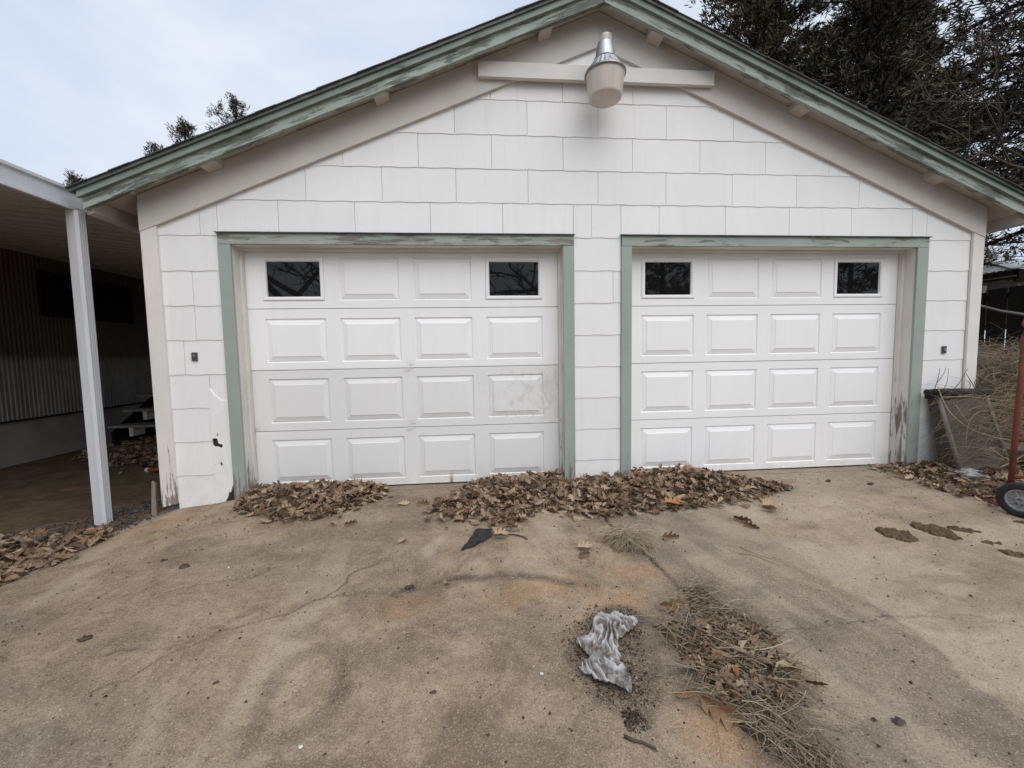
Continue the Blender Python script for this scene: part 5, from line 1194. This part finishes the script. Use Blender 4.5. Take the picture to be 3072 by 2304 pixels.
# west slope: separate corrugated strips, cut by the hip
y = 4.43; 
while y < yb:
    y2 = y + .12; t0 = min(1., (y - 4.43) / 2.4); t1 = min(1., (y2 - 4.43) / 2.4); h = .02
    P = lambda yy, t, dz: (10.5 + 2.4 * t, yy, 2.81 + .72 * t + dz)
    m = MB(); m.add([P(y, 0, 0), P(y2, 0, 0), P(y2, t1, 0), P(y, t0, 0), P(y + .035, 0, h), P(y + .085, 0, h), P(y + .085, max(t0, .0), h), P(y + .035, t0, h)], [(0, 1, 2, 3), (0, 4, 7, 3), (4, 5, 6, 7), (5, 1, 2, 6)])
    build('roof_strip', m, M['tin'], pr); y = y2
m = MB(); m.add([(10.5, 4.43, 2.81), (15.3, 4.43, 2.81), (12.9, 6.83, 3.53)], [(0, 1, 2)]); build('roof_end', m, M['tin'], pr)
m = MB(); m.add([(15.3, 4.43, 2.81), (15.3, 12, 2.81), (12.9, 12, 3.53), (12.9, 6.83, 3.53)], [(0, 1, 2, 3)]); build('roof_back', m, M['tin'], pr)
m = MB(); m.hexa([(10.43, 4.50, 2.845), (10.57, 4.36, 2.845), (12.97, 6.76, 3.575), (12.83, 6.90, 3.575)], [(10.43, 4.50, 2.82), (10.57, 4.36, 2.82), (12.97, 6.76, 3.54), (12.83, 6.90, 3.54)]); build('hip_cap', m, M['alu_white'], pr)
m = MB(); m.box(10.52, 10.56, 4.45, 12, 2.62, 2.80); build('fascia', m, M['darkwood'], pr)
m = MB(); m.box(10.50, 10.519, 4.45, 12, 2.66, 2.69); build('gutter_edge', m, M['pole_grey'], pr)
m = MB(); m.box(10.52, 15.2, 4.45, 4.50, 2.55, 2.80); build('fascia', m, M['darkwood'], pr)
m = MB(); m.box(10.64, 10.70, 4.5, 12, 2.42, 2.56); build('beam', m, M['pole_grey'], pr)
for yc in (4.6, 8.2, 11.8):
    m = MB(); m.box(10.72, 10.82, yc - .05, yc + .05, 0, 2.46); build('post', m, M['darkwood'], pr)
    m = MB(); m.box(15.1, 15.2, yc - .05, yc + .05, 0, 2.8); build('post', m, M['darkwood'], pr)
m = MB(); m.box(14.9, 14.93, 4.6, 11.9, 1.66, 2.8); build('back_panel', m, M['skirt'], pr)
fn = thing('board_fence', (10.3, 4.5, 0), 'dark board fence with bright gaps under the tin porch roof', 'fence')
y = 2.22
for k in range(18):
    w = .335 + random.uniform(-.012, .012); top = 2.44 + random.uniform(-.03, .03)
    m = MB(); m.box(10.30, 10.325, y, y + w, -.1, top); build('plank', m, M['darkwood'], fn); y += w + (.030 if k % 2 else .034)
for z in (.35, 1.30, 1.60, 2.2):
    m = MB(); m.box(10.3255, 10.365, 2.2, 8.9, z, z + (.03 if z in (1.30, 1.60) else .09)); build('rail', m, M['darkwood'], fn)
m = MB(); m.box(10.28, 10.298, 4.80, 5.10, 2.36, 2.52); build('nailed_board', m, M['peeling_post'], fn)

# ------------------------------------------------------------------ trees
def cedar(name, base, H, crown0, rad, label, seed, nb=90, blades=9, sprays=26, group=None, tone=(.45, .25), droop=.1, bl=(.10, .24), bw=.016, up=.35, gapf=0.0):
    r = np.random.default_rng(seed); t = thing(name, base, label, 'tree', group); b = np.array(base)
    m = MB(); m.tube([(b[0] + .1 * math.sin(k), b[1] + .08 * math.cos(k * 1.3), b[2] + H * k / 6) for k in range(7)], [H * .018 * (1 - k / 6.5) + .015 for k in range(7)], 8)
    P = []; DR = []
    for i in range(nb):
        f = (i + r.random()) / nb; z = crown0 + (H - crown0) * f; L = rad * ((1 - f) ** .75) * r.uniform(.55, 1.15) + .12
        az = i * 2.399 + r.normal(0, .3); el = up + r.normal(0, .2) + .5 * f
        p = b + np.array([0, 0, z]); n = 6; pts = [p.copy()]; ys_ = az
        for k in range(n):
            e = el - droop * k; d = np.array([math.cos(ys_) * math.cos(e), math.sin(ys_) * math.cos(e), math.sin(e)]); p = p + d * L / n; pts.append(p.copy()); ys_ += r.normal(0, .12)
        m.tube(pts, [.010 * H / 8 * L * (1 - k / 7.5) + .006 for k in range(n + 1)], 4, False)
        if r.random() < gapf: continue
        q = np.array(pts); ns = max(4, int(sprays * (.4 + L / rad)))
        u = r.uniform(.18, 1.05, ns) * n; a = np.clip(u.astype(int), 0, n - 1); fr = (u - a)[:, None]
        c = q[a] * (1 - fr) + q[a + 1] * fr + r.normal(0, .05 + .07 * L, (ns, 3)) * np.array([1, 1, .8])
        P.append(c); DR.append(np.repeat((q[-1] - q[0])[None], ns, 0) / L + r.normal(0, .35, (ns, 3)))
    build('trunk', m, M['bark_dark'], t)
    C = np.concatenate(P); D = np.concatenate(DR); D /= np.linalg.norm(D, axis=1, keepdims=True); N = len(C)
    tn = np.clip(r.normal(tone[0], tone[1], N), 0, 1)
    bd = D[:, None] + r.normal(0, .50, (N, blades, 3)) + np.array([0, 0, .12]); bd /= np.linalg.norm(bd, axis=2, keepdims=True)
    ln = r.uniform(bl[0], bl[1], (N, blades, 1)); o = C[:, None] + r.normal(0, .045, (N, blades, 3))
    sd_ = np.cross(bd, r.normal(0, 1, (N, blades, 3))); sd_ /= np.linalg.norm(sd_, axis=2, keepdims=True) + 1e-9
    A = o - sd_ * bw * .5; B = o + bd * ln * .45 + sd_ * bw; Cc = o + bd * ln; Dd = o + bd * ln * .45 - sd_ * bw
    V = np.stack([A, B, Cc, Dd], 2).reshape(-1, 3); F = np.arange(len(V)).reshape(-1, 4)
    np_mesh('crown', V, F, M['crown'], t, np.repeat(np.clip(np.repeat(tn, blades) + r.normal(0, .12, N * blades), 0, 1), 4)); return t
G2 = 'cedars behind the garage on the right'
cedar('cedar_tree', (8.3, 9.6, -.05), 17, 2.5, 3.6, 'brownish cedar rising behind the right roof slope, leftmost of the right group', 21, 190, 13, 64, G2, (.80, .22), bl=(.08, .24), bw=.017, gapf=.03)
cedar('cedar_tree', (10.0, 7.6, -.05), 16, 2.6, 3.0, 'dark cedar in the middle of the right group behind the roof', 22, 180, 13, 54, G2, (.42, .22), bl=(.08, .24), bw=.016, gapf=.14)
cedar('cedar_tree', (9.3, 2.6, -.05), 14, 3.3, 3.0, 'dark drooping cedar nearest the right edge of the photo', 23, 180, 13, 54, G2, (.32, .2), bl=(.07, .22), bw=.013, up=.2, gapf=.14)
cedar('cedar_tree', (13.0, 9.5, -.05), 16, 2.8, 3.4, 'tall dark cedar standing farthest back in the right group', 24, 150, 11, 50, G2, (.3, .2), bl=(.10, .28), bw=.021, gapf=.15)
G1 = 'cedar tips above the left roof slope'
cedar('cedar_tree', (-9.3, 12.3, -.1), 10.3, 5.5, 2.1, 'tallest of the cedar tips above the left roof slope', 31, 60, 16, 13, G1, (.35, .2), bl=(.06, .15), bw=.012, up=.6)
cedar('cedar_tree', (-10.85, 12.0, -.1), 9.25, 5.5, 1.7, 'second tallest cedar tip, left of the tallest', 32, 60, 16, 12, G1, (.35, .2), bl=(.06, .15), bw=.012, up=.6)
cedar('cedar_tree', (-11.75, 11.8, -.1), 8.35, 5.0, .9, 'small cedar tip low on the left roof slope', 33, 50, 16, 10, G1, (.35, .2), bl=(.06, .14), bw=.012, up=.6)
cedar('cedar_tree', (-13.6, 11.0, -.1), 7.0, 4.5, .9, 'lowest cedar tip at the corner of carport and roof', 34, 50, 16, 10, G1, (.35, .2), bl=(.06, .14), bw=.012, up=.6)

def bare_tree(name, base, H, label, seed, spread=.55, depth=6, r0=.16, group=None, mat='bark', trunk=.28, lean=(0, 0), dec=(.5, .68)):
    r = random.Random(seed); t = thing(name, base, label, 'tree', group); m = MB(); tw = MB()
    def grow(p, d, L, rad, k):
        pts = [p]; q = p.copy(); dd = d.copy()
        for i in range(4):
            dd = (dd + Vector((r.gauss(0, .13), r.gauss(0, .13), r.gauss(.03, .10)))).normalized(); q = q + dd * L / 4; pts.append(q.copy())
        (m if k < 3 else tw).tube(pts, [rad * (1 - .35 * i / 4) for i in range(5)], 7 if k < 2 else (5 if k < 4 else 3), False)
        if k >= depth: return
        for j in range(r.choice((2, 3, 3)) if k else 4):
            ax = Vector((r.gauss(0, 1), r.gauss(0, 1), r.gauss(0, .5))).normalized(); nd = (dd + ax * r.uniform(.5, 1.1) * spread * 1.5).normalized()
            grow(pts[r.choice((2, 3, 4, 4))] if j else pts[4], nd, L * r.uniform(.62, .85), rad * r.uniform(*dec), k + 1)
    grow(Vector(base), Vector((lean[0], lean[1], 1)).normalized(), H * trunk, r0, 0)
    build('trunk', m, M[mat], t, True); build('crown', tw, M[mat], t, True); return t
bare_tree('bare_tree', (10.6, .7, 0), 10.5, 'bare grey tree reaching into the upper right corner before the cedars', 58, .62, 6, .10, None, 'bark', .34, (-.04, .12))
bare_tree('bare_tree', (17, 12.5, -.05), 9, 'thin leafless tree seen under the eave at the right edge', 52, .6, 6, .12, None, 'bark_pale', .27)
bare_tree('bare_tree', (22, 13.5, -.05), 10, 'leafless tree far behind the tin roofed porch', 54, .6, 6, .12, None, 'bark_pale', .27)
# large bare trees behind the photographer, mirrored in the door glass
bare_tree('bare_tree', (-6.6, -10, -.1), 12, 'spreading bare tree behind the viewer mirrored in the left window', 55, .8, 7, .20, 'bare trees behind the viewer', 'bark', .20, (.05, 0), (.56, .74))
bare_tree('bare_tree', (1.7, -10.5, -.1), 11, 'spreading bare tree behind the viewer mirrored in the second window', 56, .8, 7, .26, 'bare trees behind the viewer', 'bark', .20, (-.15, 0), (.58, .74))

G3 = 'added cedars behind the viewer'  # unseen trees added to darken the reflections in the right door panes
cedar('cedar_tree', (6.3, -12.0, -.3), 7.6, .6, 3.0, 'added cedar behind the viewer darkening the reflection in the first window of the right door', 71, 70, 8, 22, G3, (.4, .2), bl=(.12, .30), bw=.03)
cedar('cedar_tree', (13.8, -11.5, -.3), 7.8, .6, 3.2, 'added cedar behind the viewer darkening the reflection in the last window of the right door', 72, 70, 8, 22, G3, (.4, .2), bl=(.12, .30), bw=.03)
